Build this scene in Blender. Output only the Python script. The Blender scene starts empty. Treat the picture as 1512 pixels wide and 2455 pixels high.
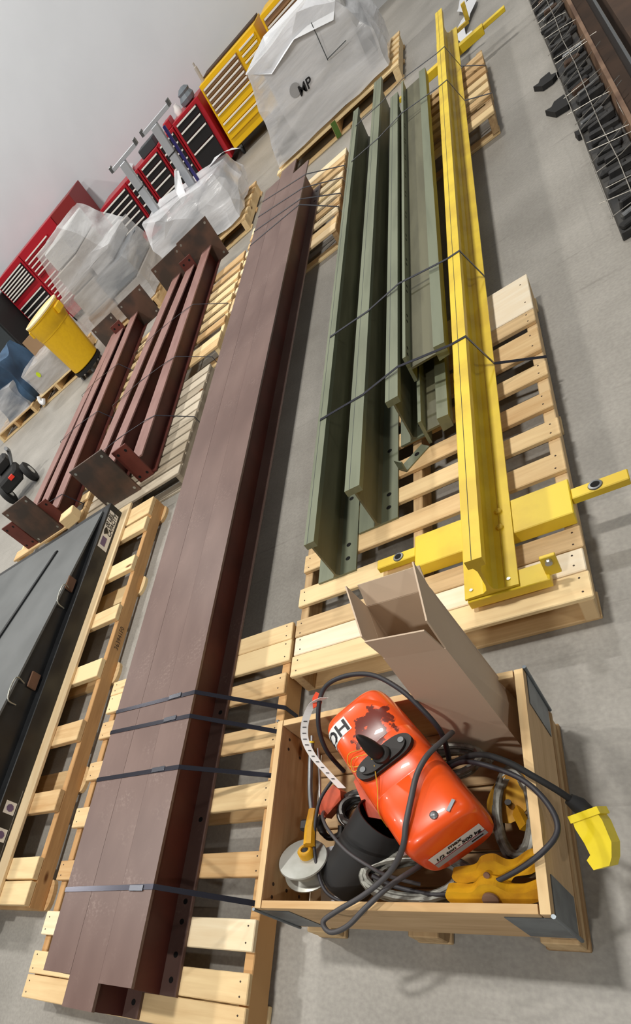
import bpy, bmesh, math, random
from mathutils import Matrix, Vector, noise
random.seed(7)
SC = bpy.context.scene
COL = SC.collection
PI = math.pi

# ------------------------------------------------------------------ camera
F_PX, PPX, PPY = 1371.92, 546.2, 1663.77
ROWS = ((0.76708106, 0.15457901, -0.62264916),
        (-0.20828753, -0.85795837, -0.46959956),
        (-0.60679729, 0.48991099, -0.62592674))
cd = bpy.data.cameras.new('camera')
cd.sensor_fit = 'HORIZONTAL'; cd.sensor_width = 36.0
cd.lens = 36.0 * F_PX / 1512.0
cd.shift_x = (756.0 - PPX) / 1512.0
cd.shift_y = (PPY - 1227.5) / 1512.0
cd.clip_start = 0.05; cd.clip_end = 200
cam = bpy.data.objects.new('camera', cd); COL.objects.link(cam)
rx, ry, rz = (Vector(r) for r in ROWS)
M = Matrix((rx, -ry, -rz)).transposed().to_4x4(); M.translation = (0, 0, 1.72)
cam.matrix_world = M
SC.camera = cam

# ------------------------------------------------------------------ world, lamps, exposure
w = bpy.data.worlds.new('hall_ambient'); SC.world = w; w.use_nodes = True
bg = w.node_tree.nodes['Background']
bg.inputs[0].default_value = (0.93, 0.96, 1.0, 1); bg.inputs[1].default_value = 0.075
def highbay(x, y, p, s=0.6):
    d = bpy.data.lights.new('high_bay_lamp', 'AREA'); d.shape = 'RECTANGLE'; d.size = s; d.size_y = 0.32
    d.energy = p; d.color = (1.0, 0.965, 0.90)
    o = bpy.data.objects.new('high_bay_lamp', d); COL.objects.link(o); o.location = (x, y, 7.2)
    o['label'] = 'high bay ceiling lamp of the hall'; o['category'] = 'lamp'; o['group'] = 'high bay lamps'
for (x, y, p) in ((-1.5, 1.9, 235), (-1.5, 8.2, 240), (-1.5, -4.6, 240), (-7.0, 2.4, 270), (-7.0, 8.4, 260), (-7.0, -3.6, 90),
                  (-12.5, 2.5, 190), (-12.5, 8.4, 220), (5.2, 4.5, 60), (5.2, -3.0, 120)):
    highbay(x, y, p)
vs = SC.view_settings
vs.view_transform = 'Standard'; vs.look = 'None'; vs.gamma = 1.0; vs.use_curve_mapping = False
vs.exposure = 0.0

# ------------------------------------------------------------------ materials
MATS = {}
def lin(c):
    f = lambda v: v / 12.92 if v <= 0.04045 else ((v + 0.055) / 1.055) ** 2.4
    return tuple(f(v / 255.0) for v in c) + (1,)
def mk(name):
    m = bpy.data.materials.new(name); m.use_nodes = True
    nt = m.node_tree; b = nt.nodes['Principled BSDF']; MATS[name] = m
    return m, nt, b
def mat(name, c, rough=0.5, metal=0.0, c2=None, scale=8.0, amt=0.5, bump=0.0, spec=None, stretch=None, coat=0.0, lo=0.42, hi=0.62):
    """plain paint / metal / plastic with optional mottling towards a second colour"""
    m, nt, b = mk(name)
    b.inputs['Roughness'].default_value = rough; b.inputs['Metallic'].default_value = metal
    if spec is not None: b.inputs['Specular IOR Level'].default_value = spec
    if coat: b.inputs['Coat Weight'].default_value = coat
    if c2 is None and not bump:
        b.inputs['Base Color'].default_value = lin(c); return m
    tc = nt.nodes.new('ShaderNodeTexCoord'); mp = nt.nodes.new('ShaderNodeMapping')
    nt.links.new(tc.outputs['Object'], mp.inputs[0])
    if stretch: mp.inputs['Scale'].default_value = stretch
    no = nt.nodes.new('ShaderNodeTexNoise'); no.inputs['Scale'].default_value = scale; no.inputs['Detail'].default_value = 6
    nt.links.new(mp.outputs[0], no.inputs['Vector'])
    if c2 is not None:
        r = nt.nodes.new('ShaderNodeValToRGB'); e = r.color_ramp.elements
        e[0].position = lo; e[1].position = hi
        e[0].color = lin(c); a = lin(c); z = lin(c2)
        e[1].color = tuple(a[i] * (1 - amt) + z[i] * amt for i in range(4))
        nt.links.new(no.outputs[0], r.inputs[0]); nt.links.new(r.outputs[0], b.inputs['Base Color'])
    else: b.inputs['Base Color'].default_value = lin(c)
    if bump:
        bp = nt.nodes.new('ShaderNodeBump'); bp.inputs['Strength'].default_value = bump; bp.inputs['Distance'].default_value = 0.01
        nt.links.new(no.outputs[0], bp.inputs['Height']); nt.links.new(bp.outputs[0], b.inputs['Normal'])
    return m
def wood(name, light, dark, knots=(120, 78, 45), grain=1.0, var=0.55):
    """sawn timber, grain along local x, tone differs from board to board"""
    m, nt, b = mk(name); N = nt.nodes.new; L = nt.links.new
    b.inputs['Roughness'].default_value = 0.75; b.inputs['Specular IOR Level'].default_value = 0.25
    tc = N('ShaderNodeTexCoord'); oi = N('ShaderNodeObjectInfo')
    off = N('ShaderNodeVectorMath'); off.operation = 'MULTIPLY_ADD'
    L(oi.outputs['Random'], off.inputs[0]); off.inputs[1].default_value = (37, 91, 53)
    L(tc.outputs['Object'], off.inputs[2])
    mp = N('ShaderNodeMapping'); mp.inputs['Scale'].default_value = (2.2, 30, 30); L(off.outputs[0], mp.inputs[0])
    n1 = N('ShaderNodeTexNoise'); n1.inputs['Scale'].default_value = 1.6; n1.inputs['Detail'].default_value = 5; n1.inputs['Distortion'].default_value = 0.6
    L(mp.outputs[0], n1.inputs['Vector'])
    mp2 = N('ShaderNodeMapping'); mp2.inputs['Scale'].default_value = (3, 9, 9); L(off.outputs[0], mp2.inputs[0])
    n2 = N('ShaderNodeTexNoise'); n2.inputs['Scale'].default_value = 1.4; n2.inputs['Detail'].default_value = 3
    L(mp2.outputs[0], n2.inputs['Vector'])
    r1 = N('ShaderNodeValToRGB'); e = r1.color_ramp.elements
    e[0].position = 0.32; e[1].position = 0.86; e[0].color = lin(dark); e[1].color = lin(light)
    mx = N('ShaderNodeMath'); mx.operation = 'MULTIPLY_ADD'; L(n1.outputs[0], mx.inputs[0]); mx.inputs[1].default_value = 0.45 * grain
    ma = N('ShaderNodeMath'); ma.operation = 'MULTIPLY_ADD'; L(n2.outputs[0], ma.inputs[0]); ma.inputs[1].default_value = 0.35; ma.inputs[2].default_value = 0.0
    mr = N('ShaderNodeMath'); mr.operation = 'MULTIPLY_ADD'; L(oi.outputs['Random'], mr.inputs[0]); mr.inputs[1].default_value = var; L(ma.outputs[0], mr.inputs[2])
    L(mr.outputs[0], mx.inputs[2]); L(mx.outputs[0], r1.inputs[0])
    # knots
    mp3 = N('ShaderNodeMapping'); mp3.inputs['Scale'].default_value = (2.4, 6.5, 6.5); L(off.outputs[0], mp3.inputs[0])
    vo = N('ShaderNodeTexVoronoi'); vo.inputs['Scale'].default_value = 1.0; L(mp3.outputs[0], vo.inputs['Vector'])
    kr = N('ShaderNodeValToRGB'); k = kr.color_ramp.elements
    k[0].position = 0.045; k[1].position = 0.10; k[0].color = (1, 1, 1, 1); k[1].color = (0, 0, 0, 1)
    L(vo.outputs['Distance'], kr.inputs[0])
    mc = N('ShaderNodeMix'); mc.data_type = 'RGBA'; L(kr.outputs[0], mc.inputs['Factor']); L(r1.outputs[0], mc.inputs[6]); mc.inputs[7].default_value = lin(knots)
    L(mc.outputs[2], b.inputs['Base Color'])
    bp = N('ShaderNodeBump'); bp.inputs['Strength'].default_value = 0.25; bp.inputs['Distance'].default_value = 0.004
    L(n1.outputs[0], bp.inputs['Height']); L(bp.outputs[0], b.inputs['Normal'])
    return m
def film(name, tint, clear=0.45, scale=6.0):
    """stretch wrap: partly clear glossy plastic with creases"""
    m, nt, b = mk(name); N = nt.nodes.new; L = nt.links.new
    b.inputs['Base Color'].default_value = lin(tint); b.inputs['Roughness'].default_value = 0.13
    b.inputs['Specular IOR Level'].default_value = 0.7
    tc = N('ShaderNodeTexCoord'); no = N('ShaderNodeTexNoise'); no.inputs['Scale'].default_value = scale; no.inputs['Detail'].default_value = 5; no.inputs['Distortion'].default_value = 0.4
    mp = N('ShaderNodeMapping'); mp.inputs['Rotation'].default_value = (0.3, 0.6, 0.2); mp.inputs['Scale'].default_value = (.7, .7, 3.6)
    L(tc.outputs['Object'], mp.inputs[0]); L(mp.outputs[0], no.inputs['Vector'])
    bp = N('ShaderNodeBump'); bp.inputs['Strength'].default_value = 0.35; bp.inputs['Distance'].default_value = 0.04
    L(no.outputs[0], bp.inputs['Height']); L(bp.outputs[0], b.inputs['Normal'])
    r = N('ShaderNodeMapRange'); r.inputs[1].default_value = 0.38; r.inputs[2].default_value = 0.66
    r.inputs[3].default_value = 1 - clear - 0.12; r.inputs[4].default_value = min(1.0, 1 - clear + 0.25)
    L(no.outputs[0], r.inputs[0]); L(r.outputs[0], b.inputs['Alpha'])
    return m

# floor concrete
m, nt, b = mk('concrete'); N = nt.nodes.new; L = nt.links.new
b.inputs['Roughness'].default_value = 0.42; b.inputs['Specular IOR Level'].default_value = 0.4
tc = N('ShaderNodeTexCoord')
n1 = N('ShaderNodeTexNoise'); n1.inputs['Scale'].default_value = 1.1; n1.inputs['Detail'].default_value = 7; n1.inputs['Roughness'].default_value = 0.62
n2 = N('ShaderNodeTexNoise'); n2.inputs['Scale'].default_value = 70; n2.inputs['Detail'].default_value = 3
mp = N('ShaderNodeMapping'); mp.inputs['Scale'].default_value = (0.5, 7, 1); mp.inputs['Rotation'].default_value = (0, 0, 0.32)
n3 = N('ShaderNodeTexNoise'); n3.inputs['Scale'].default_value = 2.2; n3.inputs['Detail'].default_value = 4
for n in (n1, n2): L(tc.outputs['Object'], n.inputs['Vector'])
L(tc.outputs['Object'], mp.inputs[0]); L(mp.outputs[0], n3.inputs['Vector'])
r = N('ShaderNodeValToRGB'); e = r.color_ramp.elements
e[0].position = 0.28; e[1].position = 0.74; e[0].color = lin((138, 134, 127)); e[1].color = lin((178, 174, 167))
L(n1.outputs[0], r.inputs[0])
r3 = N('ShaderNodeValToRGB'); e = r3.color_ramp.elements
e[0].position = 0.27; e[1].position = 0.36; e[0].color = (0.55, 0.54, 0.52, 1); e[1].color = (1, 1, 1, 1)
L(n3.outputs[0], r3.inputs[0])
r2 = N('ShaderNodeValToRGB'); e = r2.color_ramp.elements
e[0].position = 0.3; e[1].position = 0.7; e[0].color = (0.88, 0.88, 0.88, 1); e[1].color = (1.07, 1.07, 1.07, 1)
L(n2.outputs[0], r2.inputs[0])
x1 = N('ShaderNodeMix'); x1.data_type = 'RGBA'; x1.blend_type = 'MULTIPLY'; x1.inputs['Factor'].default_value = 1
x2 = N('ShaderNodeMix'); x2.data_type = 'RGBA'; x2.blend_type = 'MULTIPLY'; x2.inputs['Factor'].default_value = 0.55
L(r.outputs[0], x1.inputs[6]); L(r2.outputs[0], x1.inputs[7]); L(x1.outputs[2], x2.inputs[6]); L(r3.outputs[0], x2.inputs[7])
L(x2.outputs[2], b.inputs['Base Color'])

mat('wall_paint', (204, 208, 214), 0.6, c2=(198, 202, 208), scale=1.5)
wood('pine', (246, 219, 169), (198, 156, 106))
wood('pine_tan', (206, 162, 110), (150, 108, 68))  # older tan timber, with the shade on stringer sides mixed into the colour
wood('pine_pale', (254, 238, 204), (228, 198, 152), var=0.3)
wood('pine_white', (255, 246, 226), (240, 218, 182), var=0.3)
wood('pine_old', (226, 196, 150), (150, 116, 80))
wood('pine_grey', (208, 196, 176), (142, 128, 108))
wood('plywood', (226, 196, 154), (182, 148, 108), var=0.25)
mat('nail', (70, 55, 45), 0.6, 0.3)
m = mat('primer_brown', (102, 77, 70), 0.42, c2=(124, 99, 91), scale=3.0, amt=0.9, lo=0.36, hi=0.70, stretch=(1.6, .6, 1.6))
nt = m.node_tree; b = nt.nodes['Principled BSDF']; N = nt.nodes.new; L = nt.links.new           # dusty rubbed marks on the primer
src = b.inputs['Base Color'].links[0].from_socket; tc = N('ShaderNodeTexCoord'); oi = N('ShaderNodeObjectInfo')
n1 = N('ShaderNodeTexNoise'); n1.inputs['Scale'].default_value = 5; n1.inputs['Detail'].default_value = 4; L(tc.outputs['Object'], n1.inputs['Vector'])
n2 = N('ShaderNodeTexNoise'); n2.inputs['Scale'].default_value = 75; n2.inputs['Detail'].default_value = 4; L(tc.outputs['Object'], n2.inputs['Vector'])
r1 = N('ShaderNodeMapRange'); r1.inputs[1].default_value = .52; r1.inputs[2].default_value = .80; L(n1.outputs[0], r1.inputs[0])
r2 = N('ShaderNodeMapRange'); r2.inputs[1].default_value = .50; r2.inputs[2].default_value = .66; L(n2.outputs[0], r2.inputs[0])
mu = N('ShaderNodeMath'); mu.operation = 'MULTIPLY'; L(r1.outputs[0], mu.inputs[0]); L(r2.outputs[0], mu.inputs[1])
m2 = N('ShaderNodeMath'); m2.operation = 'MULTIPLY'; m2.inputs[1].default_value = .42; L(mu.outputs[0], m2.inputs[0])
mx = N('ShaderNodeMix'); mx.data_type = 'RGBA'; L(m2.outputs[0], mx.inputs['Factor']); L(src, mx.inputs[6]); mx.inputs[7].default_value = lin((176, 156, 146)); L(mx.outputs[2], b.inputs['Base Color'])
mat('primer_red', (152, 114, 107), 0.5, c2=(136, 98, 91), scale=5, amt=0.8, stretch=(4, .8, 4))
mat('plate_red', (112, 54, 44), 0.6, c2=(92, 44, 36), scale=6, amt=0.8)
mat('primer_web', (96, 44, 36), 0.55, c2=(78, 36, 30), scale=4, amt=0.8)  # darker primer for webs and undersides; their shade is put into the colour
mat('primer_grey', (118, 110, 106), 0.55, c2=(100, 92, 88), scale=5)
mat('mill_plate', (84, 74, 68), 0.5, 0.35, c2=(120, 92, 78), scale=5, amt=0.8)
mat('hole_black', (8, 7, 7), 0.9)
mat('green_web', (108, 106, 82), 0.55, c2=(88, 86, 64), scale=3, amt=0.8, stretch=(5, .7, 5))  # darker copy of the rail green, web shade painted into it
mat('green_paint', (122, 128, 106), 0.5, c2=(104, 110, 90), scale=3, amt=0.7, stretch=(6, .6, 6))
mat('yellow_paint', (238, 208, 52), 0.42, c2=(214, 180, 44), scale=5, amt=0.8, bump=0.03)
mat('yellow_worn', (226, 196, 70), 0.5, c2=(196, 160, 60), scale=20, amt=0.7)
mat('steel_strap', (66, 66, 76), 0.24, 0.8)
mat('steel_seal', (104, 106, 114), 0.25, 0.9)
mat('steel_bright', (196, 198, 198), 0.28, 0.9)
mat('steel_grey', (122, 124, 126), 0.4, 0.8)
mat('zinc', (120, 128, 134), 0.42, 0.6, c2=(96, 102, 108), scale=14, amt=0.8)
mat('cardboard', (208, 186, 162), 0.8, c2=(198, 176, 152), scale=3)
mat('cardboard_in', (150, 122, 96), 0.85)
mat('orange_paint', (250, 90, 26), 0.3, c2=(238, 74, 20), scale=3, amt=0.6, coat=0.3)
mat('orange_dirty', (214, 84, 44), 0.45, c2=(120, 60, 40), scale=9, amt=0.8)
mat('chip_brown', (110, 40, 26), 0.7)
mat('black_iron', (46, 43, 42), 0.5, 0.4)
mat('black_plastic', (34, 34, 35), 0.55)
mat('cable', (46, 45, 50), 0.5)
mat('cable_grey', (72, 70, 72), 0.5)
mat('wire_rope', (140, 140, 132), 0.42, 0.35, c2=(104, 102, 96), scale=60, amt=0.8)
mat('chain', (88, 86, 84), 0.35, 0.8)
mat('yellow_cast', (222, 168, 30), 0.45, c2=(176, 122, 24), scale=12, amt=0.9, bump=0.2)
mat('yellow_plug', (240, 216, 30), 0.4, c2=(222, 196, 26), scale=20)
mat('rubber_black', (26, 26, 27), 0.75)
mat('paper', (226, 226, 232), 0.7)
mat('white_sticker', (234, 234, 232), 0.4)
mat('ink', (22, 22, 26), 0.5)
mat('ink_red', (150, 36, 50), 0.5)
mat('ink_grey', (170, 170, 172), 0.5)
mat('ink_purple', (110, 92, 130), 0.5)
mat('galv', (188, 190, 184), 0.4, 0.55, c2=(160, 160, 150), scale=10, amt=0.8)
mat('aluminium', (186, 190, 196), 0.45, 0.2)
mat('blue_post', (48, 44, 112), 0.4)
mat('ramp_black', (30, 31, 33), 0.38, c2=(44, 46, 48), scale=6)
mat('ramp_grey', (112, 115, 116), 0.45, c2=(90, 93, 94), scale=2.5, amt=0.8, lo=0.35, hi=0.7)
mat('rust_block', (120, 88, 68), 0.8, c2=(90, 66, 50), scale=10)
mat('cab_red', (170, 26, 40), 0.35)
mat('cab_red_dark', (130, 34, 34), 0.45)
mat('cab_black', (26, 25, 28), 0.4)
mat('cab_yellow', (236, 186, 8), 0.4)
mat('cab_bronze', (150, 112, 78), 0.4)
mat('handle_white', (232, 228, 222), 0.35)
mat('rubber_bin', (238, 190, 20), 0.5, c2=(228, 178, 14), scale=25)
mat('bin_rim', (252, 232, 184), 0.5)
mat('blue_tarp', (58, 88, 118), 0.6, c2=(38, 62, 88), scale=4, amt=0.9)
mat('carton_grey', (176, 168, 160), 0.6)
mat('carton_white', (214, 214, 214), 0.6)
mat('carton_brown', (160, 130, 98), 0.7)
mat('machine_grey', (110, 118, 126), 0.5)
mat('machine_dark', (58, 64, 68), 0.5)
film('film_clear', (240, 240, 242), 0.66, 2.2)
film('film_white', (248, 249, 253), 0.40, 2.0)
mat('tape_green', (80, 110, 40), 0.5)
mat('dot_yellow', (216, 240, 40), 0.5)
mat('red_glow', (250, 60, 40), 0.4)
mat('rust_beam', (132, 104, 82), 0.6, c2=(86, 60, 42), scale=5, amt=0.9)
mat('mesh_dark', (40, 40, 42), 0.6, c2=(74, 72, 68), scale=9, amt=0.8)
mat('wire_light', (170, 166, 158), 0.4, 0.7)
mat('dark_wood', (74, 54, 40), 0.8, c2=(40, 28, 20), scale=4)
mat('white_plastic_sheet', (226, 228, 232), 0.35)
mat('green_handle', (40, 130, 130), 0.5)
mat('orange_trim', (226, 70, 28), 0.4)

# ------------------------------------------------------------------ mesh helpers
class MB:
    def __init__(s): s.v = []; s.f = []; s.sm = []
    def add(s, vs, fs, smooth=False):
        k = len(s.v); s.v += [tuple(p) for p in vs]; s.f += [tuple(i + k for i in f) for f in fs]; s.sm += [smooth] * len(fs); return s
    def box(s, c, d, rz=0.0, ch=0.0):
        cx, cy, cz = c; hx, hy, hz = (q / 2 for q in d)
        co, si = math.cos(rz), math.sin(rz)
        if ch <= 0:
            P = [(x, y, z) for z in (-hz, hz) for y in (-hy, hy) for x in (-hx, hx)]
            Fs = [(0, 2, 3, 1), (4, 5, 7, 6), (0, 1, 5, 4), (2, 6, 7, 3), (0, 4, 6, 2), (1, 3, 7, 5)]
        else:
            P = []; ix = {}
            for sx in (-1, 1):
                for sy in (-1, 1):
                    for sz in (-1, 1):
                        for a in range(3):
                            q = [sx * (hx - ch), sy * (hy - ch), sz * (hz - ch)]
                            q[a] = (sx * hx, sy * hy, sz * hz)[a]
                            ix[(sx, sy, sz, a)] = len(P); P.append(tuple(q))
            Fs = []
            g = lambda *k: ix[k]
            for q in (-1, 1):
                A = [g(q, -1, -1, 0), g(q, 1, -1, 0), g(q, 1, 1, 0), g(q, -1, 1, 0)]
                B = [g(-1, q, -1, 1), g(-1, q, 1, 1), g(1, q, 1, 1), g(1, q, -1, 1)]
                C = [g(-1, -1, q, 2), g(1, -1, q, 2), g(1, 1, q, 2), g(-1, 1, q, 2)]
                for f in (A, B, C): Fs.append(tuple(f if q > 0 else f[::-1]))
            for a in (-1, 1):
                for c2 in (-1, 1):
                    for (k, w0, w1) in ((0, 1, 2), (1, 0, 2), (2, 0, 1)):
                        e0 = [0, 0, 0]; e1 = [0, 0, 0]
                        e0[k] = -1; e1[k] = 1; e0[w0] = e1[w0] = a; e0[w1] = e1[w1] = c2
                        f = (g(*e0, w0), g(*e1, w0), g(*e1, w1), g(*e0, w1))
                        Fs.append(f)
            for sx in (-1, 1):
                for sy in (-1, 1):
                    for sz in (-1, 1):
                        Fs.append((g(sx, sy, sz, 0), g(sx, sy, sz, 1), g(sx, sy, sz, 2)))
            # fix winding so that normals point outwards
            out = []
            for f in Fs:
                a, b_, c_ = (Vector(P[i]) for i in f[:3]); n = (b_ - a).cross(c_ - a)
                ctr = sum((Vector(P[i]) for i in f), Vector()) / len(f)
                ctr = Vector((ctr.x / hx, ctr.y / hy, ctr.z / hz))
                out.append(f if n.dot(ctr) > 0 else f[::-1])
            Fs = out
        return s.add([(cx + x * co - y * si, cy + x * si + y * co, cz + z) for x, y, z in P], Fs)
    def prism(s, prof, y0, y1):
        """closed (x,z) outline pushed along y"""
        n = len(prof); a = sum(prof[i][0] * prof[(i + 1) % n][1] - prof[(i + 1) % n][0] * prof[i][1] for i in range(n))
        if a < 0: prof = prof[::-1]
        V = [(x, y0, z) for x, z in prof] + [(x, y1, z) for x, z in prof]
        Fs = [tuple(range(n)), tuple(range(2 * n - 1, n - 1, -1))] + [(i, i + n, (i + 1) % n + n, (i + 1) % n) for i in range(n)]
        return s.add(V, Fs)
    def plate(s, out, z0, z1):
        """closed (x,y) outline pushed along z"""
        n = len(out); a = sum(out[i][0] * out[(i + 1) % n][1] - out[(i + 1) % n][0] * out[i][1] for i in range(n))
        if a < 0: out = out[::-1]
        V = [(x, y, z0) for x, y in out] + [(x, y, z1) for x, y in out]
        Fs = [tuple(range(n - 1, -1, -1)), tuple(range(n, 2 * n))] + [(i, (i + 1) % n, (i + 1) % n + n, i + n) for i in range(n)]
        return s.add(V, Fs)
    def tube(s, pts, r, n=10, closed=False, cap=True):
        pts = [Vector(p) for p in pts]; m = len(pts); V = []; up = None
        R = r if isinstance(r, (list, tuple)) else [r] * m
        for i, p in enumerate(pts):
            t = (pts[(i + 1) % m] - pts[i - 1]) if (closed or 0 < i < m - 1) else (pts[1] - pts[0] if i == 0 else pts[-1] - pts[-2])
            t.normalize()
            if up is None:
                up = Vector((0, 0, 1)) if abs(t.z) < 0.9 else Vector((1, 0, 0))
            sd = t.cross(up)
            if sd.length < 1e-6: sd = t.orthogonal()
            sd.normalize(); up = sd.cross(t).normalized()
            for k in range(n):
                a = 2 * PI * k / n; V.append(p + (sd * math.cos(a) + up * math.sin(a)) * R[i])
        Fs = []
        for i in range(m if closed else m - 1):
            j = (i + 1) % m
            for k in range(n): Fs.append((i * n + k, i * n + (k + 1) % n, j * n + (k + 1) % n, j * n + k))
        s.add(V, Fs, True)
        if cap and not closed:
            k0 = len(s.v) - len(V)
            s.f += [tuple(k0 + k for k in range(n - 1, -1, -1)), tuple(k0 + (m - 1) * n + k for k in range(n))]; s.sm += [False, False]
        return s
    def lathe(s, prof, n=28, M4=None, smooth=True):
        """(r,z) profile turned about z"""
        V = []; Fs = []; m = len(prof)
        for (r, z) in prof:
            for k in range(n):
                a = 2 * PI * k / n; V.append(Vector((r * math.cos(a), r * math.sin(a), z)))
        for i in range(m - 1):
            for k in range(n): Fs.append((i * n + k, i * n + (k + 1) % n, (i + 1) * n + (k + 1) % n, (i + 1) * n + k))
        if prof[0][0] > 1e-4: Fs.append(tuple(range(n - 1, -1, -1)))
        if prof[-1][0] > 1e-4: Fs.append(tuple((m - 1) * n + k for k in range(n)))
        if M4 is not None: V = [M4 @ p for p in V]
        return s.add(V, Fs, smooth)
    def cyl(s, a, b_, r, n=16, r2=None):
        return s.tube([a, b_], [r, r if r2 is None else r2], n)
    def ribbon(s, pts, wv, th=0.0015):
        """flat strip along pts, width vector wv"""
        wv = Vector(wv) / 2; pts = [Vector(p) for p in pts]; V = []
        for i, p in enumerate(pts):
            t = (pts[min(i + 1, len(pts) - 1)] - pts[max(i - 1, 0)]).normalized(); n = t.cross(wv).normalized() * th / 2
            V += [p - wv - n, p + wv - n, p + wv + n, p - wv + n]
        Fs = [(3, 2, 1, 0)]
        for i in range(len(pts) - 1):
            a, c = i * 4, i * 4 + 4
            for k in range(4): Fs.append((a + k, a + (k + 1) % 4, c + (k + 1) % 4, c + k))
        e = 4 * (len(pts) - 1); Fs.append((e, e + 1, e + 2, e + 3))
        return s.add(V, Fs)
    def mesh(s, name):
        me = bpy.data.meshes.new(name); me.from_pydata(s.v, [], s.f)
        bm = bmesh.new(); bm.from_mesh(me); bmesh.ops.recalc_face_normals(bm, faces=bm.faces); bm.to_mesh(me); bm.free()
        if any(s.sm):
            me.polygons.foreach_set('use_smooth', s.sm); me.set_sharp_from_angle(angle=math.radians(40))
        me.update(); return me
    def build(s, name, m, parent=None, loc=(0, 0, 0), rz=0.0):
        return link(name, s.mesh(name), m, parent, loc, (0, 0, rz))
def link(name, me, m, parent=None, loc=(0, 0, 0), rot=(0, 0, 0)):
    o = bpy.data.objects.new(name, me); COL.objects.link(o)
    if m is not None and not me.materials: me.materials.append(MATS[m])
    o.location = loc; o.rotation_euler = rot
    if parent is not None: o.parent = parent
    return o
def tag(o, label, cat, group=None, kind=None):
    o['label'] = label; o['category'] = cat
    if group: o['group'] = group
    if kind: o['kind'] = kind
    return o
def thing(name, label, cat, loc=(0, 0, 0), rz=0.0, group=None):
    o = bpy.data.objects.new(name, None); COL.objects.link(o); o.empty_display_size = 0.1
    o.location = loc; o.rotation_euler = (0, 0, rz)
    return tag(o, label, cat, group)
def struct(name, mb, m):
    o = mb.build(name, m); o['kind'] = 'structure'; return o
CACHE = {}
def board(name, parent, c, L_, W_, T_, m, along='x', ch=0.003, rz=0.0):
    """one sawn board, local x = its length; alike boards share their mesh"""
    key = (round(L_, 3), round(W_, 3), round(T_, 3), m)
    if key not in CACHE:
        CACHE[key] = MB().box((0, 0, 0), (L_, W_, T_), ch=min(ch, T_ * .3)).mesh(name); CACHE[key].materials.append(MATS[m])
    rr = rz + (PI / 2 if along == 'y' else 0)
    return link(name, CACHE[key], None, parent, c, (0, 0, rr))
NAIL = MB().lathe([(0.0035, 0), (0.003, 0.0012)], 6, smooth=False).mesh('nail'); NAIL.materials.append(MATS['nail'])
def text_mesh(body, size, shear=0.0, bold=0.0):
    cu = bpy.data.curves.new('lettering', 'FONT'); cu.body = body; cu.size = size; cu.shear = shear; cu.offset = bold
    cu.align_x = 'CENTER'; cu.align_y = 'CENTER'; cu.resolution_u = 3
    o = bpy.data.objects.new('lettering', cu); COL.objects.link(o)
    dg = bpy.context.evaluated_depsgraph_get(); me = bpy.data.meshes.new_from_object(o.evaluated_get(dg))
    bpy.data.objects.remove(o); bpy.data.curves.remove(cu)
    return me
def place_text(name, body, size, m, parent, o, right, up, shear=0.0, bold=0.0):
    me = text_mesh(body, size, shear, bold); r = Vector(right).normalized(); u = Vector(up).normalized(); n = r.cross(u)
    for v in me.vertices: v.co = Vector(o) + r * v.co.x + u * v.co.y + n * v.co.z
    me.materials.clear(); return link(name, me, m, parent)
def smooth_path(pts, n=8):
    P = [Vector(p) for p in pts]; out = []
    for i in range(len(P) - 1):
        a, b_, c, d = P[max(i - 1, 0)], P[i], P[i + 1], P[min(i + 2, len(P) - 1)]
        for k in range(n):
            t = k / n
            out.append(0.5 * ((2 * b_) + (c - a) * t + (2 * a - 5 * b_ + 4 * c - d) * t * t + (3 * b_ - a - 3 * c + d) * t ** 3))
    out.append(P[-1]); return out

# ------------------------------------------------------------------ the hall
struct('floor', MB().box((-4, 5, -0.05), (34, 30, 0.1)), 'concrete')
struct('wall_back', MB().box((-7, 11.83, 2.6), (24, 0.14, 5.4)), 'wall_paint')

# ------------------------------------------------------------------ pallets
def pallet(name, label, x0, x1, y0, boards, y1, stringers, m='pine', zt=0.14, rz=0.0, sw=0.04, bottoms=None, nails=False, group='wooden pallets', jit=0.006, side=None):
    """boards: (y0,y1[,material[,xl,xr]]) across x; stringers along y"""
    cx, cy = (x0 + x1) / 2, (y0 + y1) / 2
    t = thing(name, label, 'pallet', (cx, cy, 0), rz, group)
    T_ = 0.02
    for b_ in boards:
        a, c = b_[0], b_[1]; mm = b_[2] if len(b_) > 2 and b_[2] else m
        xl, xr = (b_[3], b_[4]) if len(b_) > 4 else (x0 + random.uniform(0, jit), x1 - random.uniform(0, jit))
        L_ = round(xr - xl, 2)
        o = board('deck_board', t, ((xl + xr) / 2 - cx, (a + c) / 2 - cy, zt - T_ / 2), L_, round(c - a, 2), T_, mm, rz=random.uniform(-.003, .003))
        if nails:
            for sx in (-1, 1):
                for sy in (-0.25, 0.27):
                    link('nail', NAIL, None, o, (sx * (L_ / 2 - 0.025 - random.uniform(0, .008)), sy * (c - a) + random.uniform(-.006, .006), T_ / 2))
    for xs in stringers:
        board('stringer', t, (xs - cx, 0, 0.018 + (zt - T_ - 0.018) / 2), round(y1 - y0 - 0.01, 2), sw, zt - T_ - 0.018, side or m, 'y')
    for yb in (bottoms if bottoms is not None else (y0 + 0.06, cy, y1 - 0.06)):
        board('bottom_board', t, (0, yb - cy, 0.009), round(x1 - x0, 2), 0.10, 0.018, m)
    return t
pallet('pallet', 'yellow pine pallet under the near ends of the three long brown beams', -2.42, -1.22, -0.05,
       [(-.05, .044, None), (.047, .137), (.20, .303, 'pine_pale'), (.439, .529), (.692, .789), (.935, 1.037), (1.17, 1.27), (1.325, 1.437), (1.44, 1.527, 'pine')],
       1.53, (-2.38, -1.82, -1.245), nails=True, side='pine_tan')
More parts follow.
